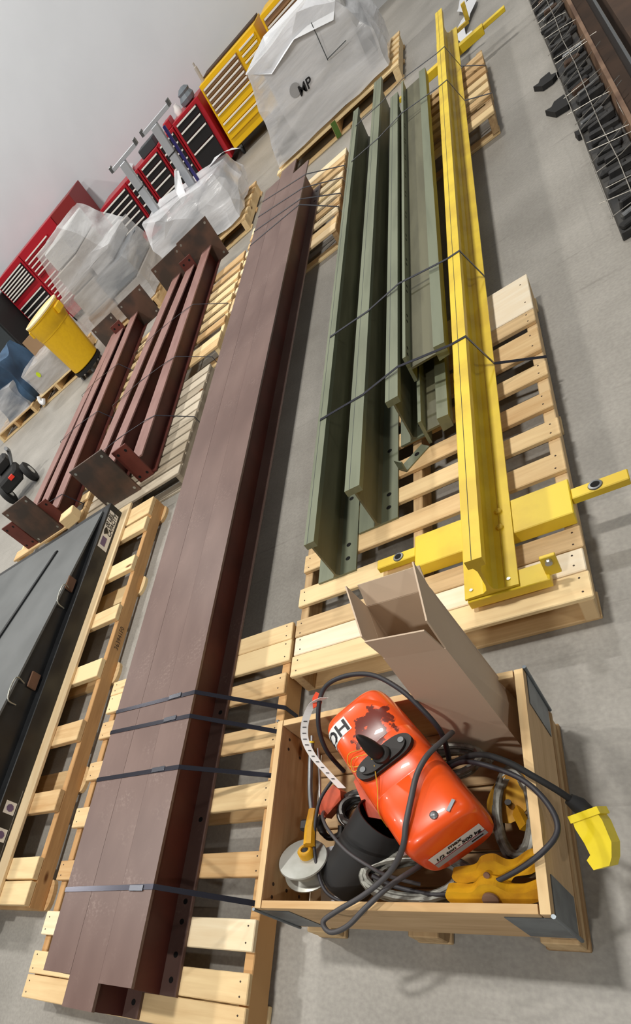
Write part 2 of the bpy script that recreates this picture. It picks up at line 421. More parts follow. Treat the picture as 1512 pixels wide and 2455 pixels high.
C_T = pallet('pallet', 'long wooden pallet carrying the near ends of the green and yellow rails', -1.205, -0.135, 1.235,
       [(1.235, 1.337, 'pine'), (1.34, 1.43, 'pine_white'), (1.433, 1.527, 'pine_old'), (1.597, 1.699, 'pine'), (1.797, 1.897, 'pine'), (1.985, 2.08, 'pine'), (2.155, 2.25, 'pine'),
        (2.35, 2.445, 'pine'), (2.53, 2.69, 'pine'), (2.745, 2.84, 'pine_old'), (2.845, 3.135, 'pine_white')],
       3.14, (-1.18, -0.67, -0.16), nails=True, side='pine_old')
pallet('pallet', 'wooden pallet under the far ends of the long brown beams', -2.35, -1.285, 5.35,
       [(5.35, 5.455, 'pine_pale'), (5.46, 5.56, 'pine')] + [(5.66 + .17 * k, 5.755 + .17 * k, 'pine' if k % 2 else 'pine_pale') for k in range(6)] + [(6.68, 6.78), (6.80, 6.93, 'pine_pale')],
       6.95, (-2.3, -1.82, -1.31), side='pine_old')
pallet('pallet', 'wooden pallet under the far ends of the green and yellow rails', -1.20, -0.135, 5.21,
       [(5.21, 5.31, 'pine'), (5.315, 5.40, 'pine_old')] + [(5.51 + .165 * k, 5.605 + .165 * k, 'pine') for k in range(6)],
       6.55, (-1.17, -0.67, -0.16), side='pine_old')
pallet('pallet', 'weathered grey pallet under the near ends of the maroon columns', -3.55, -2.40, 3.28,
       [(3.28 + .125 * k, 3.375 + .125 * k) for k in range(11)], 4.63, (-3.5, -2.98, -2.43), m='pine_grey', sw=0.045)
pallet('pallet', 'yellow pine pallet under the far ends of the maroon columns', -3.55, -2.38, 4.87,
       [(4.87, 4.99), (5.0, 5.11)] + [(5.25 + .19 * k, 5.36 + .19 * k) for k in range(6)] + [(6.40, 6.54)], 6.55, (-3.5, -2.98, -2.41))
pallet('pallet', 'pine pallet beyond the black ramp under the left maroon columns', -4.72, -3.66, 3.52,
       [(3.52, 3.64)] + [(3.78 + .19 * k, 3.88 + .19 * k) for k in range(5)], 4.75, (-4.68, -4.2, -3.70))
pallet('pallet', 'pine pallet under the far ends of the left maroon columns', -4.70, -3.64, 5.2,
       [(5.2 + .18 * k, 5.3 + .18 * k) for k in range(8)], 6.6, (-4.66, -4.2, -3.68))

# ------------------------------------------------------------------ three brown wide-flange beams
def ibeam_prof(w_, d_, tf, tw, z0=0.0):
    h = w_ / 2; k = tw / 2; z1 = z0 + d_
    return [(-h, z0), (h, z0), (h, z0 + tf), (k, z0 + tf), (k, z1 - tf), (h, z1 - tf), (h, z1), (-h, z1), (-h, z1 - tf), (-k, z1 - tf), (-k, z0 + tf), (-h, z0 + tf)]
def brown_beam(label, xc, y0, y1):
    t = thing('steel_beam', label, 'beam', (xc, y0, 0.14), 0, 'long brown steel beams')
    w_, d_, tf, tw = 0.1625, 0.215, 0.012, 0.008; L_ = y1 - y0; h = w_ / 2
    MB().prism([(-h, d_ - tf), (h, d_ - tf), (h, d_), (-h, d_)], 0, L_).build('top_flange', 'primer_brown', t)
    MB().prism([(-tw / 2, tf), (tw / 2, tf), (tw / 2, d_ - tf), (-tw / 2, d_ - tf)], 0, L_).build('web', 'primer_web', t)
    bf = MB().prism([(-h, 0), (h, 0), (h, tf), (-h, tf)], 0, L_).build('bottom_flange', 'primer_brown', t)
    hm = MB().lathe([(0.0105, 0.0), (0.0105, 0.0006)], 12, smooth=False).mesh('bolt_hole'); hm.materials.append(MATS['hole_black'])
    for yy in (0.05, 0.13, 0.24, 0.31, 0.62, 1.1, L_ - 0.1, L_ - 0.3):
        for sx in (-1, 1): link('bolt_hole', hm, None, bf, (sx * 0.047, yy, tf + 0.0001))
    return t
brown_beam('left of the three long brown steel beams lying side by side', -1.919, 0.055, 6.72)
brown_beam('middle long brown beam that sticks out furthest at the near end', -1.755, -0.045, 6.86)
brown_beam('right long brown steel beam with its dark web facing the green rails', -1.592, 0.04, 6.52)
def strap(label, pts, wv=(0, 0.019, 0), group='steel straps', seal=None):
    t = thing('steel_strap', label, 'strap', (0, 0, 0), 0, group)
    MB().ribbon(pts, wv, 0.002).build('band', 'steel_strap', t)
    if seal: 
        c, d = seal; MB().box(c, d, ch=0.0008).build('seal', 'steel_seal', t)
    return t
ZT = 0.3565
for i, (yl, yr, xe, ye) in enumerate(((1.136, 1.122, -1.205, 1.092), (1.03, 1.012, -1.21, 0.985), (0.802, 0.792, -1.213, 0.804), (0.342, 0.351, -1.213, 0.347))):
    lab = ('steel strap over the brown beams, fourth and furthest of the near straps', 'steel strap over the brown beams, third from the near end',
           'steel strap over the brown beams, second from the near end', 'steel strap over the brown beams nearest the camera')[i]
    strap(lab, [(-2.07, yl, 0.143), (-2.003, yl, ZT), (-1.508, yr, ZT), (xe, ye, 0.143), (xe + .004, ye, 0.06)], group='straps on the brown beams',
          seal=((-1.62 if i != 3 else -1.59, (yl + yr) / 2, ZT + .002), (0.07, 0.021, 0.003)))
for i, (yl, yr, ye) in enumerate(((5.649, 5.62, 5.69), (5.907, 5.72, 5.94), (6.189, 5.93, 6.25), (6.50, 6.2, 6.50))):
    lab = ('nearest of four thin straps at the far end of the brown beams', 'second of four thin straps at the far end of the brown beams',
           'third of four thin straps at the far end of the brown beams', 'furthest of four thin straps at the far end of the brown beams')[i]
    strap(lab, [(-2.07, yl, 0.143), (-2.003, yl, ZT), (-1.508, yr, ZT), (-1.278, ye, 0.143), (-1.275, ye, 0.06)], group='straps on the brown beams')

# ------------------------------------------------------------------ green crane rails
HOLE = MB().lathe([(0.011, 0.0), (0.011, 0.0006)], 12, smooth=False).mesh('bolt_hole'); HOLE.materials.append(MATS['hole_black'])
def green_rail(label, xn, xf, y0, y1, top, d_, wb, off=0.0):
    rz = -math.atan2(xf - xn, y1 - y0); L_ = math.hypot(xf - xn, y1 - y0)
    t = thing('crane_rail', label, 'rail', (xn, y0, 0.14), rz, 'green crane rails')
    tf, th, tw = 0.01, 0.03, 0.008; h, k, q = top / 2, tw / 2, wb / 2
    hd = MB().prism([(-h, d_ - th), (h, d_ - th), (h, d_), (-h, d_)], 0, L_).build('rail_head', 'green_paint', t)
    for s in (-0.18 * top,):
        MB().box((s, L_ / 2, d_ + .0003), (0.0016, L_ - .002, 0.0008)).build('groove_line', 'machine_dark', hd)
    MB().prism([(-k - .012, tf), (k + .012, tf), (k, tf + .014), (k, d_ - th), (-k, d_ - th), (-k, tf + .014)], 0, L_).build('web', 'green_web', t)
    ft = MB().prism([(-q, 0), (q, 0), (q, tf), (-q, tf)], 0, L_).build('foot', 'green_paint', t)
    for yy in (0.08, 0.16, 0.45, L_ - .1, L_ - .2): link('bolt_hole', HOLE, None, ft, (q * 0.55, yy, tf + .0001))
    return t
green_rail('leftmost green crane rail standing on its foot', -1.014, -1.05, 1.685, 6.62, 0.046, 0.232, 0.18)
green_rail('second green crane rail from the left with two holes in its foot', -0.832, -0.862, 1.89, 6.86, 0.066, 0.235, 0.178)
green_rail('third green crane rail from the left, its head cut short of the others', -0.672, -0.71, 2.335, 6.12, 0.056, 0.236, 0.12)
# the rail lying on its side: foot stands upright with a row of holes, web lies flat
def lying_rail(label, x, y0, y1, z0, wb, d_, rz=0.008, holes=True, th=0.045):
    t = thing('crane_rail', label, 'rail', (x, y0, z0), rz, 'green crane rails'); L_ = y1 - y0; zc = wb / 2
    ft = MB().prism([(0, 0), (0.014, 0), (0.014, wb), (0, wb)], 0, L_).build('foot', 'green_paint', t)
    MB().prism([(0.014, zc - .005), (d_ - th, zc - .005), (d_ - th, zc + .005), (0.014, zc + .005)], 0, L_).build('web', 'green_web', t)
    hd = MB().prism([(d_ - th, zc - .035), (d_, zc - .03), (d_, zc + .03), (d_ - th, zc + .035)], 0, L_).build('rail_head', 'green_paint', t)
    if holes:
        hm = MB().lathe([(0.008, 0), (0.008, 0.0006)], 10, M4=Matrix.Rotation(PI / 2, 4, 'Y'), smooth=False).mesh('bolt_hole'); hm.materials.append(MATS['hole_black'])
        for kk in range(int(L_ / 0.27)):
            for dy in (0.0, 0.05): link('bolt_hole', hm, None, ft, (0.0141, 0.05 + kk * 0.27 + dy, wb - .022))
    return t
lying_rail('upper green rail lying on its side with a row of holes in its upright foot', -0.618, 2.56, 6.2, 0.265, 0.125, 0.168)
lying_rail('lower green rail lying on its side under the perforated one, sticking out nearer', -0.608, 2.27, 6.45, 0.14, 0.12, 0.116, holes=False)
t = thing('angle_bracket', 'small green angle bracket with a hole lying on the pallet below the green rails', 'bracket', (-0.675, 2.22, 0.14), 0.75)
MB().box((0, 0, 0.003), (0.14, 0.05, 0.006)).build('leg', 'green_paint', t); MB().box((-0.067, 0, 0.03), (0.006, 0.05, 0.055)).build('upright', 'green_paint', t)
link('bolt_hole', HOLE, None, t, (0.02, 0, 0.0062))

# ------------------------------------------------------------------ yellow rail with cross bars
YR = 0.0080
t = thing('yellow_rail', 'long yellow painted crane rail with bolted cross bars on pallets', 'rail', (-0.397, 1.305, 0.197), -YR)
L_ = 5.9
hd = MB().prism([(-.026, .138), (.026, .138), (.026, .175), (-.026, .175)], 0, L_).build('rail_head', 'yellow_paint', t)
MB().box((-.004, L_ / 2, .1754), (.0018, L_ - .002, .0008)).build('groove_line', 'black_iron', hd)
MB().prism([(-.024, .011), (.024, .011), (.010, .022), (.005, .045), (.005, .118), (.012, .138), (-.012, .138), (-.005, .118), (-.005, .045), (-.010, .022)], 0, L_).build('web', 'yellow_paint', t)
ft = MB().prism([(-.082, 0), (.082, 0), (.082, .008), (.03, .012), (-.03, .012), (-.082, .008)], 0, L_).build('foot', 'yellow_paint', t)
for yy in (0.26, 0.335):
    MB().lathe([(0.012, 0), (0.012, .008), (.008, .012)], 6, M4=Matrix.Translation((.045, yy, .010)), smooth=False).build('bolt', 'yellow_worn', t)
for xx in (-.06, .055): MB().lathe([(0.006, 0), (0.006, .004)], 8, M4=Matrix.Translation((xx, .03, .009)), smooth=False).build('bolt', 'steel_bright', t)
MB().box((.045, L_ / 2, .0135), (.002, L_, .001)).build('weld_line', 'yellow_worn', ft)
# near end bar with upright lug
eb = MB().box((.045, .03, -.022), (.245, .075, .038), ch=.002).build('end_bar', 'yellow_paint', t)
MB().box((.178, .02, .03), (.042, .012, .085), ch=.002).build('upright_lug', 'yellow_paint', eb)
MB().lathe([(.010, 0), (.010, .013)], 10, M4=Matrix.Translation((.178, .0135, .055)) @ Matrix.Rotation(PI / 2, 4, 'X'), smooth=False).build('lug_hole', 'steel_bright', eb)
def cross_bar(y, h, wy, hole=True):
    cb = MB().box((0.0, y, -h / 2 - .0005), (.515, wy, h), ch=.003).build('cross_bar', 'yellow_paint', t)
    for s in (-1, 1):
        MB().box((s * .335, y + .01, -.022), (.155, .045, .03), ch=.003).build('lug', 'yellow_paint', cb)
        if hole:
            MB().lathe([(.021, 0), (.019, .004), (.013, .0045), (.011, -.002)], 18, M4=Matrix.Translation((s * .325, y + .01, -.0075))).build('lug_bushing', 'steel_grey', cb)
            MB().lathe([(.0115, 0), (.0115, .0012)], 14, M4=Matrix.Translation((s * .325, y + .01, -.006)), smooth=False).build('lug_hole', 'hole_black', cb)
    return cb
cross_bar(0.305, .056, .155)
cross_bar(5.45, .056, .07, False)
eb = MB().box((.07, 5.86, -.012), (.20, .03, .025), ch=.002).build('end_bar', 'yellow_worn', t)
MB().box((.165, 5.86, .05), (.03, .02, .12), ch=.002).build('upright_lug', 'yellow_worn', eb)

# black straps over the green and yellow rails
def rail_strap(label, ym, pts): return strap(label, pts, wv=(0, 0.016, 0), group='straps over the rails')
for i, (ym, ye, lab) in enumerate(((2.485, 2.455, 'dark strap across the green and yellow rails, nearest of the pair at the near pallet'),
                                   (3.19, 3.19, 'dark strap across the rails just beyond the near pallet'),
                                   (5.50, 5.5, 'dark strap across the yellow rail at the far pallet'),
                                   (6.2, 6.07, 'dark strap across the yellow rail nearest its far end'))):
    xr = -.13 if i in (0, 2, 3) else -.30
    dx = .008 * (ym - 1.3)
    P_ = [(-1.112, ym, .158), (-1.043, ym, .352), (-1.03, ym, .3745), (-.81, ym, .377), (-.64, ym + .03, .392), (-.43 + dx, ym, .3735), (-.37 + dx, ym, .3735), (-.313 + dx, ym - .01, .212), (xr, ye, .142 if i != 1 else .205)]
    if i >= 2: P_ = P_[0:1] + P_[1:]
    rail_strap(lab, ym, P_)
tag(MB().tube(smooth_path([(-1.06, 2.45, .20), (-1.10, 2.5, .16), (-1.12, 2.6, .145), (-1.08, 2.85, .17), (-1.05, 2.95, .2)]), .004, 6).build('strap_tail', 'steel_strap'), 'loose dark strap tail hanging beside the leftmost green rail', 'strap')

# ------------------------------------------------------------------ hinged wooden crate
X0, X1, Y0, Y1, ZB, ZTP = -1.062, -0.297, 0.288, 0.893, 0.115, 0.36
t = thing('wooden_crate', 'open wooden crate with hinged zinc corners holding the orange hoist', 'crate', ((X0 + X1) / 2, (Y0 + Y1) / 2, 0))
cx, cy = (X0 + X1) / 2, (Y0 + Y1) / 2; th = 0.022; hz = ZTP - ZB
def wall(name, c, L_, along):
    return board(name, t, (c[0] - cx, c[1] - cy, ZB + hz / 2), L_, th, hz, 'plywood', along, ch=.0015)
fw = wall('side_wall', (cx, Y0 + th / 2), X1 - X0 - 2 * th - .004, 'x'); bw = wall('side_wall', (cx, Y1 - th / 2), X1 - X0 - 2 * th - .004, 'x')
lw = wall('side_wall', (X0 + th / 2, cy), Y1 - Y0, 'y'); rw = wall('side_wall', (X1 - th / 2, cy), Y1 - Y0, 'y')
for (c, L_, al) in (((cx, Y0 + th / 2), X1 - X0 - 2 * th - .004, 'x'), ((cx, Y1 - th / 2), X1 - X0 - 2 * th - .004, 'x'), ((X0 + th / 2, cy), Y1 - Y0, 'y'), ((X1 - th / 2, cy), Y1 - Y0, 'y')):
    board('rim_edge', t, (c[0] - cx, c[1] - cy, ZTP + .0015), L_ - .001, th - .001, .003, 'pine', al, ch=.0005)
for k in range(6):
    board('floor_board', t, (0, -0.235 + k * .094, ZB + .008), .70, .088, .016, 'plywood')
for xs in (-.33, 0.0, .335):
    board('skid', t, (xs, 0, .0585), Y1 - Y0 + .02, .085, .078, 'pine_old', 'y'); board('skid_shoe', t, (xs, 0, .0095), Y1 - Y0 + .02, .10, .018, 'pine_old', 'y')
board('ledge', t, (.352, 0, .107), Y1 - Y0, .07, .016, 'pine_old', 'y')
for (sx, sy) in ((1, -1), (1, 1), (-1, -1), (-1, 1)):
    px, py = sx * (X1 - X0) / 2, sy * (Y1 - Y0) / 2
    hg = MB().box((px - sx * .05, py + sy * .0012, ZB + .12), (.10, .002, .20)).box((px + sx * .0012, py - sy * .045, ZB + .12), (.002, .09, .20)).build('corner_hinge', 'zinc', t)
    MB().cyl((px + sx * .003, py + sy * .003, ZB + .0), (px + sx * .003, py + sy * .003, ZTP + .002), .005, 8).build('hinge_pin', 'zinc', hg)
SCREW = MB().lathe([(.006, 0), (.005, .001)], 8, M4=Matrix.Rotation(PI / 2, 4, 'Y'), smooth=False).mesh('screw_head'); SCREW.materials.append(MATS['nail'])
for yy in (-.262, -.225, .215, .25):
    for zz in (.06, .13, .2): link('screw_head', SCREW, None, t, (-(X1 - X0) / 2 + th + .0002, yy + .02 * (zz - .13), ZB + zz))

# ------------------------------------------------------------------ orange chain hoist
HA, HB = Vector((-0.733, 0.822, 0.395)), Vector((-0.476, 0.436, 0.395))
ax = (HB - HA); HL = ax.length; hyaw = math.atan2(ax.y, ax.x)
hc = (HA + HB) / 2
t = thing('chain_hoist', 'orange electric chain hoist lying on its side in the crate', 'hoist', hc, hyaw)
HW, HH = 0.103, 0.100
def hsec(a, s=1.0):
    e = 0.50
    c, q = math.cos(a), math.sin(a)
    return (HW * s * math.copysign(abs(c) ** e, c), HH * s * math.copysign(abs(q) ** e, q))
secs = [(-.5, .70), (-.497, .80), (-.48, .90), (-.455, .96), (-.42, .99), (-.36, 1.0), (-.13, 1.0), (-.127, .992), (-.121, .992), (-.118, 1.0), (.16, 1.0), (.163, .992), (.169, .992), (.172, 1.0), (.40, 1.0), (.45, .985), (.478, .95), (.494, .89), (.50, .84)]
mb = MB(); n = 48; V = []
for (u, s) in secs:
    for k in range(n):
        y, z = hsec(2 * PI * k / n, s); V.append((u * HL, y, z))
Fs = [(i * n + k, i * n + (k + 1) % n, (i + 1) * n + (k + 1) % n, (i + 1) * n + k) for i in range(len(secs) - 1) for k in range(n)]
Fs += [tuple(range(n - 1, -1, -1)), tuple((len(secs) - 1) * n + k for k in range(n))]
mb.add(V, Fs, True); hb = mb.build('hoist_body', 'orange_paint', t)
# worn paint patch near the far end (mask placed in the body's own space)
nt = MATS['orange_paint'].node_tree; bs = nt.nodes['Principled BSDF']; N = nt.nodes.new; L = nt.links.new
src = bs.inputs['Base Color'].links[0].from_socket
tc = N('ShaderNodeTexCoord'); vm = N('ShaderNodeVectorMath'); vm.operation = 'SUBTRACT'; vm.inputs[1].default_value = (-.10, .022, .1); L(tc.outputs['Object'], vm.inputs[0])
sc_ = N('ShaderNodeVectorMath'); sc_.operation = 'MULTIPLY'; sc_.inputs[1].default_value = (15, 16, 5); L(vm.outputs[0], sc_.inputs[0])
ln = N('ShaderNodeVectorMath'); ln.operation = 'LENGTH'; L(sc_.outputs[0], ln.inputs[0])
no = N('ShaderNodeTexNoise'); no.inputs['Scale'].default_value = 32; no.inputs['Detail'].default_value = 5; L(tc.outputs['Object'], no.inputs['Vector'])
ad = N('ShaderNodeMath'); ad.operation = 'MULTIPLY_ADD'; ad.inputs[1].default_value = 2.6; L(no.outputs[0], ad.inputs[0]); L(ln.outputs['Value'], ad.inputs[2])
rp = N('ShaderNodeValToRGB'); rp.color_ramp.elements[0].position = .585; rp.color_ramp.elements[1].position = .61
mr = N('ShaderNodeMapRange'); mr.inputs[2].default_value = 3.6; L(ad.outputs[0], mr.inputs[0]); L(mr.outputs[0], rp.inputs[0])
rp.color_ramp.elements[0].color = (1, 1, 1, 1); rp.color_ramp.elements[1].color = (0, 0, 0, 1)
mx = N('ShaderNodeMix'); mx.data_type = 'RGBA'; L(rp.outputs[0], mx.inputs['Factor']); L(src, mx.inputs[6]); mx.inputs[7].default_value = lin((112, 38, 24)); L(mx.outputs[2], bs.inputs['Base Color'])
# end rating sticker
ex = .5 * HL + .0012
st = MB().add([(ex, -.072, -.052), (ex, .072, -.052), (ex, .072, .012), (ex, -.072, .012)], [(0, 1, 2, 3)]).build('rating_sticker', 'white_sticker', hb)
MB().add([(ex + .0006, -.072, -.030), (ex + .0006, .072, -.030), (ex + .0006, .072, -.0265), (ex + .0006, -.072, -.0265)], [(0, 1, 2, 3)]).build('red_rule', 'ink_red', hb)
MB().add([(ex + .0005, -.072, -.052), (ex + .0005, .072, -.052), (ex + .0005, .072, -.031), (ex + .0005, -.072, -.031)], [(0, 1, 2, 3)]).build('grey_strip', 'ink_grey', hb)
place_text('lettering', 'max', .022, 'ink', hb, (ex + .0012, -.002, .003), (0, 1, 0), (0, 0, 1), .2, .0007)
place_text('lettering', '1/2 ton - 500 kg', .0195, 'ink', hb, (ex + .0012, 0, -.016), (0, 1, 0), (0, 0, 1), .2, .0007)
MB().add([(ex + .001, .03, -.044), (ex + .001, .062, -.044), (ex + .001, .062, -.038), (ex + .001, .03, -.038)], [(0, 1, 2, 3)]).build('small_print', 'ink', hb)
# HO sticker wrapped round the far end
SEC = [Vector((0,) + hsec(PI / 2 + .0005 + k * (PI - .001) / 400)) for k in range(401)]      # from the top over the left side to the bottom
ARC = [0.0]
for k in range(400): ARC.append(ARC[-1] + (SEC[k + 1] - SEC[k]).length)
def hsurf(u, sarc, off=.001):
    k = min(range(400), key=lambda q: abs(ARC[q] - sarc)); p = SEC[k]; tn = (SEC[min(k + 4, 400)] - SEC[max(k - 4, 0)]).normalized()
    nn = Vector((0, tn.z, -tn.y)); nn = nn if nn.dot(p) > 0 else -nn
    return Vector((u, p.y, p.z)) + nn * off
V = []; Fs = []; na = 14; S0, S1 = .022, .132
for k in range(na + 1):
    a = S0 + (S1 - S0) * k / na
    V += [hsurf(-.415 * HL, a), hsurf(-.305 * HL, a)]
for k in range(na): Fs.append((2 * k, 2 * k + 2, 2 * k + 3, 2 * k + 1))
MB().add(V, Fs, True).build('name_sticker', 'white_sticker', hb)
me = text_mesh('HO', .058, 0, .0012)
for v in me.vertices: v.co = hsurf(-.36 * HL + v.co.y, (S0 + S1) / 2 - .008 + v.co.x, .0022)
me.materials.clear(); link('lettering', me, 'ink', hb)
# suspension: saddle plate, hook, cap screw on top
out = []
for k in range(28):
    a = 2 * PI * k / 28; out.append((.030 * math.cos(a), .050 * math.sin(a) + math.copysign(.034, math.sin(a))))
sp = MB().plate(out, HH - .004, HH + .012).plate([(x * .82, y * .82) for x, y in out], HH + .012, HH + .020).build('suspension_plate', 'black_iron', t, (0.0, 0, 0))
for s in (-1, 1): MB().lathe([(.009, 0), (.008, .004)], 10, M4=Matrix.Translation((0, s * .060, HH + .019)), smooth=False).build('plate_bolt', 'steel_grey', sp)
MB().tube(smooth_path([(.002, -.004, HH + .012), (-.002, -.004, HH + .035), (-.012, -.006, HH + .065), (-.022, -.008, HH + .092), (-.028, -.010, HH + .106)], 5), [.011] * 3 + [.014, .017, .019, .020, .020, .0195, .019, .018, .017, .0155, .014, .0125, .011, .0095, .008, .0065, .005, .003], 14).build('top_hook', 'black_iron', t)
MB().lathe([(.026, 0), (.024, .010), (.016, .016)], 18, M4=Matrix.Translation((0, 0, HH + .018))).build('hook_collar', 'black_iron', t)
MB().lathe([(.010, 0), (.010, .006), (.006, .009)], 12, M4=Matrix.Translation((.43 * HL, .012, HH - .004))).build('cover_screw', 'steel_grey', t)
MB().box((.44 * HL, .055, HH - .0015), (.008, .03, .003), rz=.5).build('bare_scrape', 'zinc', t)
# underside gearing and chain guide
MB().box((-.03, .0, -HH - .02), (.20, .12, .06), ch=.01).build('gear_case', 'orange_dirty', t)
MB().plate([(-.12, -.135), (.0, -.155), (.06, -.10), (-.14, -.095)], -.075, -.065).build('chain_guide', 'orange_dirty', t)
MB().cyl((.09, -.10, -.03), (.16, -.12, -.045), .006, 8).cyl((.085, -.098, -.029), (.10, -.102, -.031), .013, 8).cyl((.15, -.117, -.043), (.165, -.121, -.046), .013, 8).build('guide_bolt', 'steel_bright', t)
# thin tie wires round the hook
for k, (a, b_) in enumerate((((-.05, -.10), (-.03, .0)), ((-.03, -.105), (-.015, .01)))):
    MB().tube(smooth_path([(-.06 + k * .02, -.03, HH + .004), (-.075 + k * .02, -.07, HH + .008), (-.05 + k * .02, -.088, HH - .004), (-.02, -.05, HH + .006), (.0, -.01, HH + .03)], 6), .0014, 5).build('tie_wire', 'yellow_cast', t)
MB().tube(smooth_path([(.01, -.03, HH + .02), (.06, -.06, HH + .004), (.10, -.092, HH - .012), (.12, -.104, HH - .06)], 6), .0014, 5).build('tie_wire', 'yellow_cast', t)

# ------------------------------------------------------------------ cables
def cable(name, label, pts, r, m='cable', cat='cable', group='cables in the crate'):
    return tag(MB().tube(smooth_path(pts, 8), r, 10).build(name, m), label, cat, group)
cable('power_cable', 'dark cable arching high over the far end of the orange hoist', [(-0.835, 0.706, 0.30), (-0.84, 0.733, 0.40), (-0.83, 0.79, 0.47), (-0.79, 0.86, 0.52), (-0.714, 0.872, 0.545), (-0.626, 0.855, 0.545), (-0.554, 0.802, 0.53), (-0.507, 0.747, 0.5), (-0.485, 0.71, 0.44), (-0.505, 0.70, 0.34), (-0.526, 0.69, 0.27)], .0068)
cable('control_cable', 'grey cable across the hoist top, looping over the front crate wall',
      [(-0.455, 0.70, 0.44), (-0.465, 0.655, 0.485), (-0.49, 0.61, 0.512), (-0.515, 0.565, 0.513), (-0.53, 0.51, 0.510), (-0.545, 0.45, 0.505), (-0.565, 0.405, 0.478), (-0.62, 0.365, 0.425), (-0.70, 0.32, 0.395), (-0.785, 0.28, 0.382), (-0.825, 0.255, 0.375), (-0.805, 0.232, 0.37), (-0.755, 0.247, 0.376), (-0.699, 0.292, 0.386), (-0.64, 0.345, 0.38), (-0.595, 0.40, 0.33), (-0.585, 0.45, 0.25)], .0070, 'cable_grey')
cable('control_cable', 'dark cable sweeping in a wide loop round the right side of the crate',
      [(-0.56, 0.68, 0.25), (-0.46, 0.655, 0.36), (-0.375, 0.615, 0.385), (-0.312, 0.57, 0.39), (-0.272, 0.512, 0.385), (-0.262, 0.46, 0.38), (-0.29, 0.416, 0.385), (-0.355, 0.378, 0.365), (-0.445, 0.350, 0.335), (-0.55, 0.338, 0.315), (-0.656, 0.36, 0.30), (-0.721, 0.385, 0.32)], .0064)
cable('supply_cable', 'black cord leaving the crate to the yellow connector', [(-0.55, 0.69, 0.27), (-0.422, 0.66, 0.38), (-0.351, 0.625, 0.40), (-0.294, 0.582, 0.386), (-0.257, 0.556, 0.36), (-0.236, 0.54, 0.335)], .0076, 'rubber_black')
cable('control_cable', 'thin dark cable crossing the mouth of the black canister', [(-0.92, 0.60, 0.26), (-0.879, 0.555, 0.33), (-0.834, 0.502, 0.37), (-0.766, 0.435, 0.385), (-0.704, 0.395, 0.375), (-0.663, 0.376, 0.35), (-0.6, 0.367, 0.30)], .0050, 'cable_grey')
cable('control_cable', 'thin dark cable hanging beside the pulley wheel and round the canister base', [(-0.85, 0.66, 0.34), (-0.895, 0.60, 0.33), (-0.915, 0.502, 0.31), (-0.905, 0.42, 0.30), (-0.87, 0.35, 0.30), (-0.804, 0.318, 0.30), (-0.745, 0.315, 0.28), (-0.70, 0.325, 0.24)], .0050)
t = thing('cable_connector', 'yellow angled cable connector hanging outside the crate', 'connector', (-.222, .528, .318))
d = Vector((.022, -.075, -.022)).normalized()
MB().tube([Vector((-.018, .014, .02)), Vector((-.004, .004, .006)), Vector((.004, -.006, -.002)), Vector((.012, -.018, -.008))], [.013, .019, .018, .020], 12).build('cord_grip', 'rubber_black', t)
# body outline in a tilted plane
def slab(outl, o, ux, uy, th_):
    ux = Vector(ux).normalized(); uy = Vector(uy); uy = (uy - ux * uy.dot(ux)).normalized(); nz = ux.cross(uy); n_ = len(outl); V = []
    for s in (-.5, .5): V += [Vector(o) + ux * x + uy * y + nz * s * th_ for x, y in outl]
    return MB().add(V, [tuple(range(n_ - 1, -1, -1)), tuple(range(n_, 2 * n_))] + [(i, (i + 1) % n_, (i + 1) % n_ + n_, i + n_) for i in range(n_)])
def rnd(pts, n=5):
    P_ = [Vector((x, y, 0)) for x, y in pts]; m_ = len(P_); out = []
    for i in range(m_):
        a, b_, c, d_ = P_[i - 1], P_[i], P_[(i + 1) % m_], P_[(i + 2) % m_]
        for k in range(n):
            u = k / n; q = .5 * ((2 * b_) + (c - a) * u + (2 * a - 5 * b_ + 4 * c - d_) * u * u + (3 * b_ - a - 3 * c + d_) * u ** 3); out.append((q.x, q.y))
    return out
slab([(-.008, -.026), (.018, -.03), (.052, -.026), (.078, -.026), (.086, -.038), (.108, -.034), (.108, .0), (.094, .012), (.066, .026), (.020, .030), (-.008, .026)], (.010, -.018, -.008), (.26, -.95, -.25), (.8, .2, .3), .042).build('plug_body', 'yellow_plug', t)
slab([(-.010, -.032), (.006, -.032), (.006, .034), (-.010, .034)], (.010, -.018, -.008), (.26, -.95, -.25), (.8, .2, .3), .048).build('plug_collar', 'yellow_plug', t)

# ------------------------------------------------------------------ rest of the crate's contents
FL = ZB + .016
t = thing('carton', 'tall open cardboard carton standing in the back right corner of the crate', 'carton', (-.445, .80, FL))
# body: four walls from base to rim, flaps folded up
bl = [(-.092, -.034), (.092, -.052), (.112, .050), (-.090, .055)]     # base corners (local)
tp = [(-.060, -.034), (.082, -.050), (.052, .132), (-.112, .140)]      # rim corners at z=.585
hB = .585
def pl(a, i, z): return Vector((a[i][0], a[i][1], z))
def panel(name, q, m, thk=.004):
    a, b_, c, d_ = (Vector(p) for p in q); n_ = (b_ - a).cross(d_ - a).normalized() * thk
    V = [a, b_, c, d_, a + n_, b_ + n_, c + n_, d_ + n_]
    return MB().add(V, [(3, 2, 1, 0), (4, 5, 6, 7), (0, 1, 5, 4), (1, 2, 6, 5), (2, 3, 7, 6), (3, 0, 4, 7)]).build(name, m, t)
tilt = .0
for i in range(4):
    j = (i + 1) % 4
    panel('side_panel', (pl(bl, j, .0), pl(bl, i, .0), pl(tp, i, hB), pl(tp, j, hB)), 'cardboard')
panel('base_panel', [pl(bl, k, .002) for k in range(4)], 'cardboard')
def flap(i, j, out_v, hgt, ins=.004):
    a, b_ = pl(tp, j, hB), pl(tp, i, hB); o = Vector(out_v); e = (a - b_).normalized() * ins
    panel('flap', (a - e, b_ + e, b_ + o + e, a + o - e), 'cardboard', .0035)
